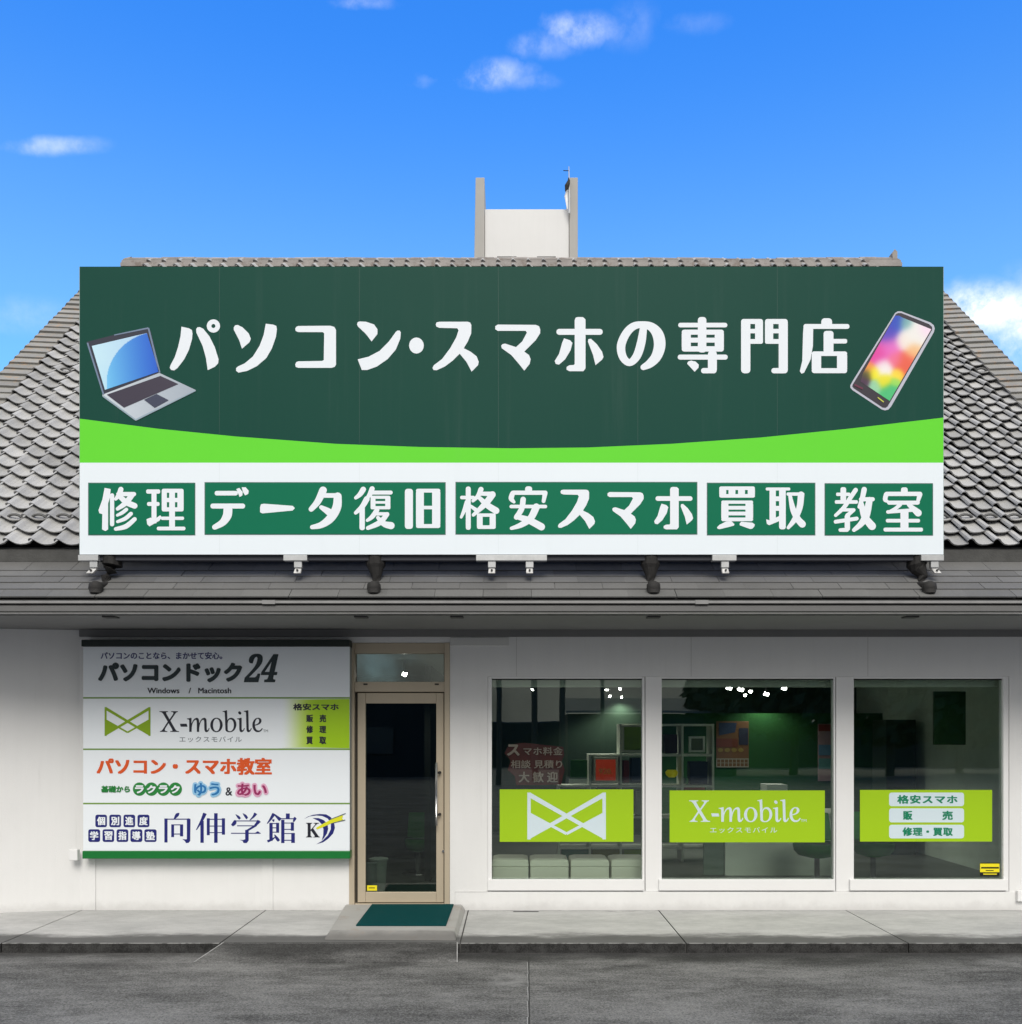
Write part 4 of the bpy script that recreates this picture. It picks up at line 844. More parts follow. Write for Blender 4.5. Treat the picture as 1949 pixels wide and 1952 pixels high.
for s, bb, m1, m2 in (('ゆう', (368, 1490, 421, 1520), BLUE, LBLUE), ('あい', (450, 1491, 511, 1520), MAG, LPINK)):
    d_ = text(s, (bb[0] - 1.5, bb[1] - 1, bb[2] + 1.5, bb[3] + 1), Lb(1), m2, P2, bold=.24); text(s, (bb[0] + 2, bb[1] + 2.5, bb[2] - 2, bb[3] - 2.5), Lb(4), m1, P2, bold=.07)
text('&', (430, 1501, 443, 1517), Lb(1), INKB, P2, bold=.04)
for row, cs, y0, y1 in (('個別進度', [(288, 440), (472, 625), (658, 810), (842, 998)], 918, 1082), ('学習指導塾', [(195, 350), (383, 535), (567, 720), (749, 905), (932, 1092)], 1110, 1276)):
    for ch, (a, b_) in zip(row, cs):
        d_ = flat('navy_square', zH([rr(a, y0, b_, y1, 26)]), Lb(1), NAVY, P3)
        text(ch, dst(zH, a + 22, y0 + 24, b_ - 22, y1 - 24), Lb(2), BOARD, d_, bold=.08)
ko = zH(polys([('F', (1385, 895, 4), (1360, 920, 40), (1318, 978, 8)), ('R', 1195, 968, 1230, 1283, 3), ('R', 1195, 970, 1530, 983, 1), ('P', (1490, 975), (1505, 965), (1532, 985), (1528, 1262), (1505, 1288), (1480, 1290), (1458, 1258), (1430, 1238), (1460, 1242), (1490, 1240)), ('R', 1285, 1045, 1316, 1212, 2), ('R', 1400, 1045, 1435, 1202, 2), ('R', 1285, 1045, 1435, 1057, 1), ('R', 1285, 1166, 1435, 1178, 1)]))
shin = zH(polys([('F', (1725, 900, 44), (1680, 1000, 28), (1612, 1118, 6)), ('R', 1668, 1000, 1706, 1287, 2), ('R', 1752, 965, 1785, 1187, 2), ('R', 1848, 898, 1888, 1287, 2), ('R', 1950, 965, 1985, 1180, 2), ('R', 1752, 972, 1985, 984, 1), ('R', 1752, 1062, 1985, 1073, 1), ('R', 1752, 1148, 1985, 1159, 1)]))
gaku = zI(polys([('P', (335, 912), (380, 935), (403, 962), (385, 982), (360, 955)), ('P', (430, 898), (475, 922), (497, 955), (480, 978), (455, 945)), ('F', (600, 900, 40), (575, 940, 24), (525, 990, 6)), ('F', (330, 990, 20), (322, 1025, 44), (290, 1060, 30)), ('R', 330, 994, 650, 1006, 1), ('P', (620, 1000), (625, 985), (665, 1012), (590, 1080), (570, 1075)),
    ('R', 360, 1058, 580, 1070, 1), ('P', (570, 1065), (600, 1045), (615, 1065), (505, 1130), (470, 1125)), ('P', (465, 1120), (505, 1112), (505, 1255), (480, 1290), (445, 1290), (430, 1262), (390, 1248), (440, 1250), (465, 1240)), ('R', 278, 1156, 660, 1168, 1), ('P', (590, 1160), (628, 1136), (668, 1168))]))
kan = zI(polys([('F', (840, 905, 40), (800, 970, 26), (752, 1035, 6)), ('F', (842, 910, 10), (880, 945, 26), (925, 985, 44)), ('F', (830, 980, 30), (835, 1010, 10)), ('R', 783, 1025, 820, 1262, 2), ('R', 872, 1025, 905, 1155, 2), ('R', 783, 1028, 905, 1040, 1), ('R', 783, 1085, 905, 1096, 1), ('R', 783, 1142, 905, 1153, 1), ('F', (757, 1268, 30), (810, 1245, 22), (862, 1208, 6)), ('F', (848, 1180, 6), (880, 1230, 34), (905, 1262, 30)),
    ('R', 1000, 902, 1045, 968, 2), ('R', 938, 965, 1125, 977, 1), ('P', (1100, 965), (1112, 945), (1135, 970), (1105, 1012), (1090, 1012)), ('R', 938, 985, 975, 1290, 2), ('R', 1065, 1018, 1100, 1128, 2), ('R', 1070, 1158, 1112, 1288, 2), ('R', 960, 1022, 1080, 1033, 1), ('R', 960, 1105, 1080, 1116, 1), ('R', 960, 1160, 1085, 1171, 1), ('R', 960, 1248, 1085, 1260, 1)]))
flat('school_name_lettering', None, Lb(1), NAVY, P3, parts=[p_ + [[(x + .9, y) for x, y in q] for q in p_] for p_ in (ko, shin, gaku, kan)])
em = flat('emblem', zI([[(1240, 975), (1290, 942), (1360, 918), (1450, 908), (1530, 914), (1590, 950), (1630, 1010), (1645, 1090), (1620, 1165), (1560, 1230), (1490, 1280), (1400, 1306), (1480, 1260), (1550, 1190), (1590, 1110), (1592, 1030), (1550, 968), (1480, 935), (1400, 928), (1310, 940)],
    [(1350, 962), (1430, 962), (1500, 990), (1545, 1040), (1556, 1100), (1540, 1165), (1500, 1225), (1470, 1258), (1490, 1190), (1494, 1110), (1478, 1050), (1430, 1000)]]), Lb(1), NAVY, P3)
flat('emblem_pencil', zI([[(1395, 1092), (1480, 1040), (1600, 978), (1745, 925), (1750, 950), (1735, 962), (1755, 985), (1600, 1030), (1490, 1080), (1410, 1112)]]), Lb(2), YELL, em)
flat('emblem_pencil_line', zI(polys([('L', (1590, 978, 10), (1785, 902, 12)), ('L', (1620, 1026, 8), (1780, 988, 12))])), Lb(3), GREYI, em)
text(mbold('K'), dst(zI, 1265, 1025, 1447, 1215), Lb(2), INKB, em)

# ------------------------------------------------------------------ decals on the glass
GY = WY - .0015
def decal(a, b_, c, d, lab):
    o = flat('window_decal', [rr(a, b_, c, d)], GY, LIME, None); X, Z_ = px((a + c) / 2, d, GY)
    tag(setbase(o, (X, GY, Z_)), lab, 'window decal', 'lime decals on the shop windows'); return o
D1 = decal(953, 1505, 1208, 1605, 'lime green decal with a white winged cross logo on the leftmost window')
flat('logo_mark', fitp(logo(), (1005.6, 1511, 1155.4, 1600.5)), GY - .001, DWHITE, D1)
D2 = decal(1277, 1507, 1573, 1606, 'lime green decal with white serif lettering on the middle window')
text(mital('X-mobile'), (1314, 1524, 1527, 1567.5), GY - .001, DWHITE, D2, shear=-.30, off=.004)
text('TM', (1527, 1562, 1538, 1567), GY - .001, DWHITE, D2); text('エックスモバイル', (1354, 1577, 1482, 1588), GY - .001, DWHITE, D2, sp=1.2)
D3 = decal(1640, 1506, 1892, 1604.5, 'lime green decal with three white text boxes on the right window')
for y0, y1, tx in ((1511, 1537, [('格安スマホ', 1711, 1826)]), (1541, 1568, [('販', 1722, 1740), ('売', 1797, 1817)]), (1572.5, 1598.5, [('修理・買取', 1721, 1817)])):
    d_ = flat('white_box', [rr(1695.5, y0, 1838.5, y1, 5)], GY - .001, DWHITE, D3)
    for s, a, b_ in tx: text(s, (a, y0 + 4.5, b_, y1 - 4.5), GY - .002, DTEAL, d_, bold=.09, sp=1.12)
SYEL = mat('sticker_yellow', C(238, 222, 30), .4); SBLK = mat('sticker_black', C(22, 20, 14), .4)
def sticker(a, b_, c, d, Y, lab):
    X, Z_ = px((a + c) / 2, d, Y); o = flat('security_sticker', [rr(a, b_, c, d)], Y, SYEL, None); tag(setbase(o, (X, Y, Z_)), lab, 'sticker'); return o
s1 = sticker(1869, 1645, 1906, 1670, GY, 'small yellow and black security sticker in the corner of the right window')
flat('black_strip', [rr(1869, 1663, 1906, 1670)], GY - .001, SBLK, s1); flat('black_strip', [rr(1869, 1645, 1906, 1646.5)], GY - .001, SBLK, s1)
flat('print_mark', [rr(1871, 1653, 1905, 1656), rr(1880, 1659, 1895, 1660.5)], GY - .001, SBLK, s1); flat('print_mark', [rr(1875, 1665.5, 1901, 1667.5)], GY - .002, SYEL, s1)
s2_ = sticker(700, 1688, 719, 1698, LY + .0205, 'tiny yellow sticker low on the glass of the door'); flat('print_mark', [rr(703, 1692, 715, 1693.6)], LY + .0195, SBLK, s2_)

# ------------------------------------------------------------------ interior
RM = empty('shop_room', (0, .16, 0), kind='structure')
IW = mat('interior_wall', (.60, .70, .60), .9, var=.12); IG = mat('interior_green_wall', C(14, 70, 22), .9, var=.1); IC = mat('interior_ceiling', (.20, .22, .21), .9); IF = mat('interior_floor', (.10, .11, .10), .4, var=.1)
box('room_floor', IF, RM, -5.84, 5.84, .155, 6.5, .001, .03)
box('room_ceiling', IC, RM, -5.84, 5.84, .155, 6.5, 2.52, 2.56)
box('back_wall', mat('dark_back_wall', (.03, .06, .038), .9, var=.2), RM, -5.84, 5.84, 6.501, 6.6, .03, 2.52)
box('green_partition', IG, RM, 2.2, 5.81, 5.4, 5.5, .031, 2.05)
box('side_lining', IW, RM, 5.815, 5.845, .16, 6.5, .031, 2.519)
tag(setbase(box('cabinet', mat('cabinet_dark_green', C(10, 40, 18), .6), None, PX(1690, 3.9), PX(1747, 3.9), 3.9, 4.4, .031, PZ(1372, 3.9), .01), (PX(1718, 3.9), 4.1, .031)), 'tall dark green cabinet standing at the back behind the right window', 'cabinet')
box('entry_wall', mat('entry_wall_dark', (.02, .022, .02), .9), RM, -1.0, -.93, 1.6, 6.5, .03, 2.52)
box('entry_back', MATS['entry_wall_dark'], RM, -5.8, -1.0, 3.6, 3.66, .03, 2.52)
bl = mat('blind_cream', (.62, .66, .58), .8)
for k, (a, b_) in enumerate(((934, 1230), (1255, 1592), (1620, 1916))):
    tag(setbase(box('roller_blind', bl, None, PX(a, .2), PX(b_, .2), .2, .27, PZ(1310, .2), PZ(1296, .2), .01), (PX((a + b_) / 2, .2), .2, PZ(1296, .2))), 'rolled up cream blind inside the top of the ' + ('leftmost', 'middle', 'right')[k] + ' window', 'blind', 'rolled blinds inside the windows')
# ottomans
oc = mat('ottoman_cream', (.90, .90, .78), .6, var=.02)
for k, (a, b_) in enumerate(((938, 1008.5), (1010.5, 1085), (1088, 1162.5), (1165.5, 1238))):
    Y = .30; X0, X1 = PX(a, Y), PX(b_, Y); e = empty('ottoman', ((X0 + X1) / 2, Y + .2, .03), 'cream cube ottoman inside the left window, ' + ('leftmost in the row', 'second from left', 'third from left', 'last in the row beside the white mullion')[k], 'ottoman', 'ottomans in a row inside the left window')
    zt = PZ(1637, Y); box('body', oc, e, X0 + .004, X1 - .004, Y + .004, Y + .38, .031, zt - .085, .008)
    MB().add([(X0, Y, zt - .083), (X1, Y, zt - .083), (X1, Y + .39, zt - .083), (X0, Y + .39, zt - .083), (X0 + .006, Y + .004, zt - .018), (X1 - .006, Y + .004, zt - .018), (X1 - .006, Y + .38, zt - .018), (X0 + .006, Y + .38, zt - .018),
              (X0 + .06, Y + .05, zt), (X1 - .06, Y + .05, zt), (X1 - .06, Y + .33, zt), (X0 + .06, Y + .33, zt)],
             [(0, 3, 2, 1), (0, 1, 5, 4), (1, 2, 6, 5), (2, 3, 7, 6), (3, 0, 4, 7), (4, 5, 9, 8), (5, 6, 10, 9), (6, 7, 11, 10), (7, 4, 8, 11), (8, 9, 10, 11)]).build('cushion', oc, e, .01)
# cube shelf
KY = 3.2; sh = empty('cube_shelf', (PX(1215, KY), KY, .03), 'stepped white cube shelf standing inside behind the left and middle windows', 'shelf')
SW = mat('shelf_white', (.62, .66, .58), .6); cx_ = [1066, 1125, 1184, 1243, 1301.5, 1360]; ry = [1380, 1438, 1497, 1556, 1615, 1674]
sb_ = MB(); e_ = .014
for i, x in enumerate(cx_):
    top = 1497 if i == 0 else 1438 if i == 1 else 1380
    sb_.box(PX(x, KY) - e_, PX(x, KY) + e_, KY, KY + .36, .031, PZ(top, KY) - e_ * .0)
sb_.build('upright', SW, sh)
sb_ = MB()
for j, y in enumerate(ry):
    i0 = 2 if j == 0 else 1 if j == 1 else 0
    for i in range(i0, 5): sb_.box(PX(cx_[i], KY) + e_ + .0005, PX(cx_[i + 1], KY) - e_ - .0005, KY + .002, KY + .36, PZ(y, KY) - 2 * e_, PZ(y, KY))
sb_.build('shelf_board', SW, sh)
def item(name, lab, cat, a, b_, c, d, col, Y=KY + .05, th=.12, frame=None, txt=None, emit=0):
    X, Z_ = px((a + c) / 2, d, Y); m = mat('item_' + name + '_%d_%d' % (a, b_), C(*col), .6, var=.15, vscale=6, emit=emit)
    o = tag(setbase(box(name, m, None, PX(a, Y), PX(c, Y), Y, Y + th, PZ(d, Y), PZ(b_, Y), .004), (X, Y, Z_)), lab, cat)
    if frame:
        f = MB(); w = frame[0]; A, B_, C_, D_ = PX(a, Y), PX(c, Y), PZ(d, Y), PZ(b_, Y)
        f.box(A - w, A - .001, Y - .02, Y + th, C_ - w, D_ + w); f.box(B_ + .001, B_ + w, Y - .02, Y + th, C_ - w, D_ + w); f.box(A, B_, Y - .02, Y + th, C_ - w, C_ - .001); f.box(A, B_, Y - .02, Y + th, D_ + .001, D_ + w)
        f.build('frame', frame[1], o, .003)
    if txt: text(txt[0], txt[1], Y - .001, txt[2], o, bold=.05)
    return o
CRM = mat('frame_cream', (.60, .62, .50), .6)
o = item('display_box', 'orange box with a number, in the cream frame on the shelf', 'display box', 1136, 1448, 1174, 1488, (170, 52, 18), KY - .02, .2, (.03, CRM), ('920.', (1142, 1465, 1168, 1476), mat('box_text', C(245, 190, 110), .5)), emit=.22)  # the orange box colour also emits weakly
item('poster_frame', 'lime picture in a cream frame on top of the shelf', 'picture frame', 1190, 1386, 1226, 1430, (120, 150, 30), KY - .02, .2, (.03, CRM))
item('picture_frame', 'small white square photo frame in the top row of the shelf', 'picture frame', 1318, 1408, 1340, 1430, (96, 110, 84), KY + .06, .03, (.03, mat('frame_white', (.7, .74, .66), .6)))
item('leaflet_stand', 'green leaflet stand with a white strip left of the orange box', 'leaflet stand', 1088, 1449, 1120, 1484, (52, 118, 46), KY + .02, .02)
item('price_card', 'narrow white price card below the green leaflet stand', 'price card', 1085, 1485, 1120, 1494, (210, 225, 205), KY, .015)
item('storage_box', 'dark teal storage box in the lower left of the shelf', 'storage box', 1072, 1616, 1123, 1655, (16, 92, 66), KY + .03, .28)
item('storage_box', 'brown storage box in the lower middle of the shelf', 'storage box', 1130, 1616, 1182, 1655, (110, 110, 60), KY + .03, .28)
item('storage_box', 'green box at the lower right of the shelf, beside the window mullion', 'storage box', 1190, 1620, 1240, 1655, (110, 140, 26), KY + .03, .28)
item('folder', 'red folder on the shelf right of the orange box', 'folder', 1189, 1450, 1200, 1492, (110, 20, 18), KY + .06, .2)
item('folder', 'dark blue folder on the shelf beside the red one', 'folder', 1204, 1445, 1222, 1492, (20, 46, 70), KY + .06, .2)
for n_, lab_, cat_, a, b_, c, d, col in [
    ('book_stack', 'dark books upright in the top left cell of the shelf behind the middle window', 'books', 1268, 1400, 1292, 1436, (44, 20, 24)),
    ('file_box', 'navy file box in the second row of the shelf behind the middle window', 'file box', 1316, 1452, 1350, 1495, (16, 30, 52)),
    ('small_figure', 'tiny green ornament beside the navy file box on the shelf', 'ornament', 1307, 1484, 1313, 1495, (60, 130, 60)),
    ('red_tray', 'red tray lying on the shelf just above the middle window decal', 'tray', 1305, 1500, 1345, 1506, (150, 50, 24)),
    ('file_box', 'blue file box in the shelf under the orange display box', 'file box', 1140, 1500, 1166, 1553, (24, 50, 120)),
    ('white_carton', 'pale carton in the shelf at the right edge of the left window decal', 'carton', 1212, 1508, 1238, 1553, (150, 160, 150))]:
    item(n_, lab_, cat_, a, b_, c, d, col, KY + .05, .2)
bw = MB(); BX, BZ = px(1281, 1482, KY + .12); bw.tube([(BX, KY + .12, BZ), (BX, KY + .12, BZ + .03), (BX, KY + .12, BZ + .07), (BX, KY + .12, BZ + .10)], [.04, .075, .085, .06], 14)
tag(setbase(bw.build('yellow_bowl', mat('bowl_yellow', C(215, 205, 20), .4, emit=.08), None, smooth=True), (BX, KY + .12, BZ)), 'bright yellow round bowl in the shelf by the left edge of the middle window', 'bowl')  # weak emission added to the yellow, the bowl is no lamp
# posters, board, banner, paper
o = item('wall_poster', 'orange and blue poster with a phone picture on the green wall', 'poster', 1366, 1375, 1428, 1463, (92, 62, 34), 5.37, .012)
Yq = 5.369
flat('blue_area', [[(1371, 1378), (1405, 1378), (1402, 1396), (1371, 1402)]], Yq - .003, mat('poster_blue', C(18, 44, 76), .6), o)
flat('phone_picture', [rr(1409, 1388, 1427, 1420, 2)], Yq - .003, mat('poster_navy', C(16, 24, 50), .6), o); flat('red_band', [rr(1366, 1408, 1407, 1424)], Yq - .003, mat('poster_red', C(86, 34, 20), .6), o)
flat('table_rows', [rr(1366, 1446, 1428, 1448), rr(1366, 1454, 1428, 1455), rr(1366, 1461, 1428, 1463)] + [rr(1366 + i * 7.5, 1447, 1367.5 + i * 7.5, 1462) for i in range(9)], Yq - .003, mat('poster_pale', C(130, 130, 118), .6), o)
flat('coin_icons', [circ(1374 + i * 13, 1430, 5, 4) for i in range(4)], Yq - .003, mat('poster_gold', C(115, 100, 45), .6), o)
o = item('wall_poster', 'pale striped poster on the green wall by the right edge of the middle window', 'poster', 1560, 1380, 1592, 1489, (150, 125, 130), 5.37, .012)
for k, (y0, y1, c_) in enumerate(((1381, 1394, (120, 40, 40)), (1420, 1440, (90, 130, 160)), (1446, 1466, (90, 140, 140)))): flat('poster_stripe', [rr(1561, y0, 1591, y1)], Yq - .003, mat('stripe_%d' % k, C(*c_), .6), o)
o = item('hanging_banner', 'dark green square banner hanging inside the right window', 'banner', 1781, 1318, 1842, 1420, (10, 66, 16), .9, .03)
Yr = .36
rb = flat('red_notice_board', [[(970, 1420), (1000, 1416), (1074, 1424), (1076, 1440), (1071, 1452), (1077, 1468), (1070, 1496), (984, 1497), (982, 1480), (968, 1468), (974, 1450), (962, 1436)]], Yr, mat('notice_red', C(86, 20, 20), .5, var=.3, vscale=8), None)
rb.modifiers.new('s', 'SOLIDIFY').thickness = .012; rb.modifiers['s'].offset = -1
X, Z_ = px(1020, 1497, Yr); tag(setbase(rb, (X, Yr, Z_)), 'dark red notice board with white lettering inside the leftmost window', 'notice board')
NW = mat('notice_white', C(168, 146, 142), .5)
text('ス', (967, 1419, 991, 1441), Yr - .016, NW, rb, bold=.1); text('マホ料金', (998, 1424, 1073, 1440), Yr - .016, NW, rb, bold=.04, sp=1.1)
text('相談 見積り', (974, 1449, 1072, 1465), Yr - .016, NW, rb, bold=.04); text('大 歓 迎', (989, 1471, 1064, 1492), Yr - .016, NW, rb, bold=.06)
# counter, chairs
ct = empty('counter', (PX(1480, 2.0), 2.2, .03), 'pale panelled counter seen below the middle window decal', 'counter')
CM = mat('counter_white', (.80, .86, .78), .5, var=.05)
box('front_panel', CM, ct, PX(1383, 2.0), PX(1596, 2.0), 2.0, 2.04, .031, .74); box('counter_top', mat('counter_top_white', (.66, .7, .62), .4), ct, PX(1340, 2.0), PX(1640, 2.0), 1.96, 2.7, .741, .78, .005)
box('side_panel', mat('counter_dark_side', (.16, .22, .18), .5), ct, PX(1342, 2.06), PX(1382, 2.06), 2.06, 2.09, .031, .74)
tag(setbase(box('paper_stack', mat('paper_white', (.7, .76, .68), .7), None, PX(1463, 2.2), PX(1502, 2.2), 2.2, 2.5, .7805, PZ(1496, 2.2), .004), (PX(1482, 2.2), 2.35, .7805)), 'white box on the counter just above the middle decal', 'box')
CG = mat('chair_green', C(20, 120, 34), .6, var=.05)
def stool(px_, Y, zs, w, lab, back=True):
    X = PX(px_, Y); e = empty('stool', (X, Y, .03), lab, 'stool', 'green stools in the shop')
    MB().tube([(X, Y, zs - .165), (X, Y, zs - .135), (X, Y, zs - .085), (X, Y, zs - .02), (X, Y, zs)], [w * .30, w * .78, w * .95, w, w * .88], 22).build('seat', CG, e, smooth=True)
    if back: MB().add([(X - w * .9, Y + w * .7, zs), (X + w * .9, Y + w * .7, zs), (X + w * .8, Y + w * .9, zs + .30), (X - w * .8, Y + w * .9, zs + .30), (X - w * .9, Y + w * .7 + .03, zs), (X + w * .9, Y + w * .7 + .03, zs), (X + w * .8, Y + w * .9 + .03, zs + .30), (X - w * .8, Y + w * .9 + .03, zs + .30)],
             [(0, 1, 2, 3), (7, 6, 5, 4), (0, 4, 5, 1), (1, 5, 6, 2), (2, 6, 7, 3), (3, 7, 4, 0)]).build('backrest', CG, e, .01)
    MB().tube([(X, Y, .05), (X, Y, zs - .166)], .028, 10).build('pole', CHROME if not back else GUT, e, smooth=True)
    MB().tube([(X, Y, .031), (X, Y, .045), (X, Y, .06)], [.20, .19, .03], 18).build('base', CHROME, e)
stool(1558, .95, PZ(1606, .95), .255, 'green padded stool half hidden behind the decal at the right of the middle window')
stool(1665, .85, PZ(1604, .85), .22, 'green padded stool below the decal at the left of the right window')
stool(797, 2.2, PZ(1598, 2.2), .16, 'dark green stool with chrome legs seen through the door glass')
cup = empty('waste_bin', (PX(721, .9), .9, .03), 'pale bin with a lid standing behind the lower left of the door glass', 'bin')
BM = mat('bin_white', (.62, .70, .66), .5); X = PX(722, .9); zt = PZ(1640, .9)
MB().tube([(X, .9, .031), (X, .9, zt)], [.072, .092], 20).build('bin_body', BM, cup, smooth=False)
MB().tube([(X, .9, zt + .001), (X, .9, zt + .02), (X, .9, zt + .028)], [.105, .105, .07], 20).build('bin_lid', BM, cup)
X = PX(708, .5)
tag(setbase(MB().tube([(X, .5, .031), (X, .5, PZ(1645, .5))], [.05, .06], 12).build('second_bin', mat('bin_blue_grey', (.4, .46, .46), .6)), (X, .5, .031)), 'narrow blue grey bin pressed against the door glass', 'bin').name = 'waste_bin'
# ceiling spotlights
LM = mat('lamp_glow', (1, .98, .92), .5, emit=14); LB = mat('lamp_body', (.06, .06, .06), .5)
pts = [(1015, 1315), (1157, 1316), (1163, 1327), (1185, 1329), (1182, 1313), (1330, 1332), (1354, 1330), (1390, 1311), (1412, 1314), (1431, 1318), (1421, 1325), (1461, 1323), (1495, 1312), (1812, 1328), (1823, 1330), (772, 1285)]
wh = ['leftmost window, alone at the left', 'leftmost window, upper of the cluster', 'leftmost window, middle of the cluster', 'leftmost window, lower right of the cluster', 'leftmost window, small one at the top right', 'middle window, lowest at the left', 'middle window, low second from left',
      'middle window, high at the left of centre', 'middle window, high in the centre', 'middle window, centre right', 'middle window, low in the centre', 'middle window, right of centre', 'middle window, rightmost', 'right window, left of the pair', 'right window, right of the pair', 'transom above the door']
for (x, y), w_ in zip(pts, wh):
    Zl = 2.34; D = (Zl - CAMH) * F / (HY - y); Y = D - CD
    if y < 1300: Y = .9; Zl = PZ(y, Y)
    X = PX(x, Y); e = empty('ceiling_spotlight', (X, Y, 2.52), 'lit ceiling spotlight seen through the ' + w_, 'spotlight', 'lit spotlights on the shop ceiling')
    t_ = random.uniform(-.8, .8)
    li = bpy.data.objects.new('lamp_light', bpy.data.lights.new('lamp_light', 'SPOT')); COL.objects.link(li); li.parent = e; li.location = (0, 0, Zl - .04 - 2.52)
    li.data.energy = 15; li.data.spot_size = R(140); li.data.spot_blend = .6; li.data.shadow_soft_size = .05; li.data.color = (1, .95, .86)
    MB().tube([(X, Y, 2.519), (X, Y, Zl + .04), (X, Y, Zl + .012)], [.015, .02, .042], 10).build('lamp_housing', LB, e)
    MB().tube([(X - .012 + t_ * .03, Y - .01, Zl + .008), (X + .012 - t_ * .03, Y - .012, Zl - .004 + t_ * .01)], [.026, .024], 14).build('lamp_face', LM, e)

# ------------------------------------------------------------------ across the street (seen mirrored in the glass)
def bd(name, lab, cat, x0, x1, y0, y1, h, m):
    return empty(name, ((x0 + x1) / 2, (y0 + y1) / 2, -.08), lab, cat)
CORR = mat('corrugated_grey', (.12, .13, .13), .6, var=.1); DWALL = mat('shed_wall_dark', (.035, .042, .042), .8, var=.1)
e = bd('corrugated_shed', 'low dark shed with a corrugated roof across the street, mirrored in the windows', 'shed', 2.3, 9.5, -36, -30, 2.7, DWALL)
box('wall', DWALL, e, 2.4, 9.4, -36, -30.2, -.08, 2.60)
b = MB(); n = 132
prof_ = [(2.3 + i * 7.2 / n, .03 * math.cos(i * math.pi * .5 * 2 / 1)) for i in range(n + 1)]
b.v = [(x, -29.9, 2.72 + z) for x, z in prof_] + [(x, -36.2, 3.5 + z) for x, z in prof_] + [(x, -29.9, 2.64) for x, z in prof_]
m_ = n + 1; b.f = [(i, m_ + i, m_ + i + 1, i + 1) for i in range(n)] + [(i, i + 1, 2 * m_ + i + 1, 2 * m_ + i) for i in range(n)]
b.build('corrugated_roof', CORR, e)
e = bd('flat_roofed_house', 'dark flat roofed house across the street, mirrored in the door glass', 'house', -7, -2.6, -38, -30, 4, DWALL)
box('wall', DWALL, e, -7.0, -2.7, -38, -30, -.08, 3.2); box('parapet', CORR, e, -7.1, -2.6, -38.1, -29.9, 3.201, 3.4); box('window', mat('far_pane', (.05, .06, .07), .2), e, -6.2, -5.0, -29.995, -29.9, .9, 2.0)
e = bd('block_wall', 'long dark block wall along the far side of the street', 'wall', -40, 2.2, -31, -30.8, 1.8, DWALL)
box('coping', CORR, e, -40, 40, -41.1, -40.75, 2.35, 2.42); box('wall', DWALL, e, -40, 40, -41, -40.8, -.08, 2.349)
PB = mat('pole_concrete', (.05, .05, .05), .8)
tops = []
for k, (x, D, r, hh) in enumerate([(951, 24, .09, 9), (1020, 27, .11, 9.5), (1072, 23, .10, 4.4), (1149, 28, .07, 9)]):
    X = (x - CX) * (D + CD) / F
    e = empty('utility_pole', (X, -D, -.08), 'dark utility pole across the street, ' + ('first from left', 'second, thick one with a lamp', 'third, short block post', 'thin one beside the shed roof')[k] + ' in the window reflection', 'utility pole', 'utility poles across the street')
    MB().tube([(X, -D, -.08), (X, -D, hh)], [r * 1.2, r], 10).build('pole', PB, e)
    MB().box(X - .7, X + .7, -D - .05, -D + .05, hh - .7, hh - .6).build('cross_arm', PB, e)
    tops.append((X, -D, hh - .6))
for k, dz_ in enumerate((0, -.45, -1.3)):
    a, b_ = Vector((-24, -26, 8.7 + dz_)), Vector((24, -26, 8.4 + dz_))
    MB().tube([tuple(a.lerp(b_, i / 16) - Vector((0, 0, .9 * (1 - (i / 8 - 1) ** 2)))) for i in range(17)], .012, 5).build('power_line', PB)
    o = COL.objects[-1]; tag(o, ('highest', 'middle', 'lowest')[k] + ' power line sagging across the sky in the transom reflection', 'power line', 'power lines over the street')
def leafmat(n, c): return mat(n, c, .8, var=.2, vscale=2, rnd=.4)
LV = leafmat('leaves_dark', (.035, .055, .025)); BK = mat('bark', (.06, .05, .04), .9, var=.3, bump=.5)
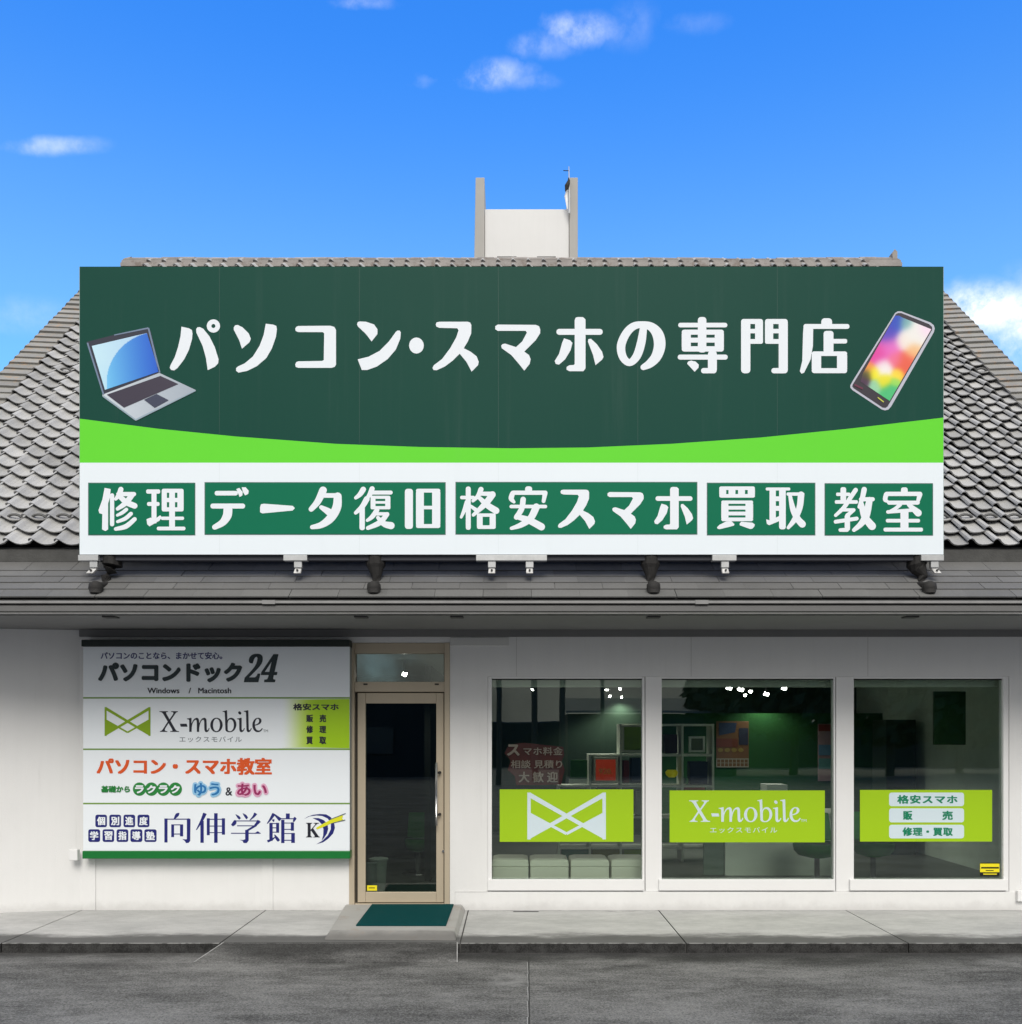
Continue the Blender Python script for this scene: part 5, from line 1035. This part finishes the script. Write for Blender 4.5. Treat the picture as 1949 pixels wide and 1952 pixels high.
for k, (X, Y, h_, rr_) in enumerate([(9.6, -31, 6.6, 2.0), (12.6, -32, 8.0, 2.6), (16.5, -31, 7.4, 2.5), (20.5, -33, 6.2, 2.3), (26, -33, 7.5, 3.0), (-14, -46, 5.0, 2.4), (-21, -44, 6, 3)]):
    e = empty('street_tree', (X, Y, -.08), 'dark bushy tree across the street, ' + ('left edge of the dark clump', 'tallest of the clump', 'middle of the clump', 'right part of the clump', 'far right of the clump', 'small one beyond the far wall', 'leftmost one beyond the far wall')[k], 'tree', 'trees across the street')
    MB().tube([(X, Y, -.08), (X + .05, Y, h_ * .3), (X - .05, Y, h_ * .55)], [.2, .15, .07], 8).build('trunk', BK, e)
    b = MB()
    for i in range(2600):
        d = Vector((random.gauss(0, 1), random.gauss(0, 1), random.gauss(0, 1))).normalized() * random.random() ** .4
        p = Vector((X + d.x * rr_, Y + d.y * rr_, h_ * .58 + d.z * h_ * .42)); nn_ = noise.noise(p * .8)
        if nn_ < -.18: continue
        a_ = Vector((random.gauss(0, 1), random.gauss(0, 1), random.gauss(0, 1))).normalized(); q = a_.orthogonal() * .30; w = a_.cross(q).normalized() * .22
        b.add([p - q, p + w, p + q, p - w], [(0, 1, 2, 3)])
    b.build('crown', LV, e)['kind'] = 'stuff'

# low wooded hills on the horizon behind the building and beyond the street
for sgn, y0, y1 in ((1, 170, 240), (-1, 150, 230)):
    b = MB(); n = 120; rws = 6
    for j in range(rws):
        f = j / (rws - 1); yy = sgn * (y0 + (y1 - y0) * f)
        for i in range(n): x = -245 + 490 * i / (n - 1); b.v.append((x, yy, -.2 + math.sin(f * math.pi * .5) * (2.2 + 2.6 * abs(noise.noise(Vector((x * .012, sgn * 3.1, f)))) + 1.2 * noise.noise(Vector((x * .11, yy * .1, 0))))))
    b.f = [(j * n + i, j * n + i + 1, (j + 1) * n + i + 1, (j + 1) * n + i) for j in range(rws - 1) for i in range(n - 1)]
    b.build('hills', mat('hill_green', (.05, .065, .045), .95, var=.3, vscale=.1), None, smooth=True)['kind'] = 'structure'
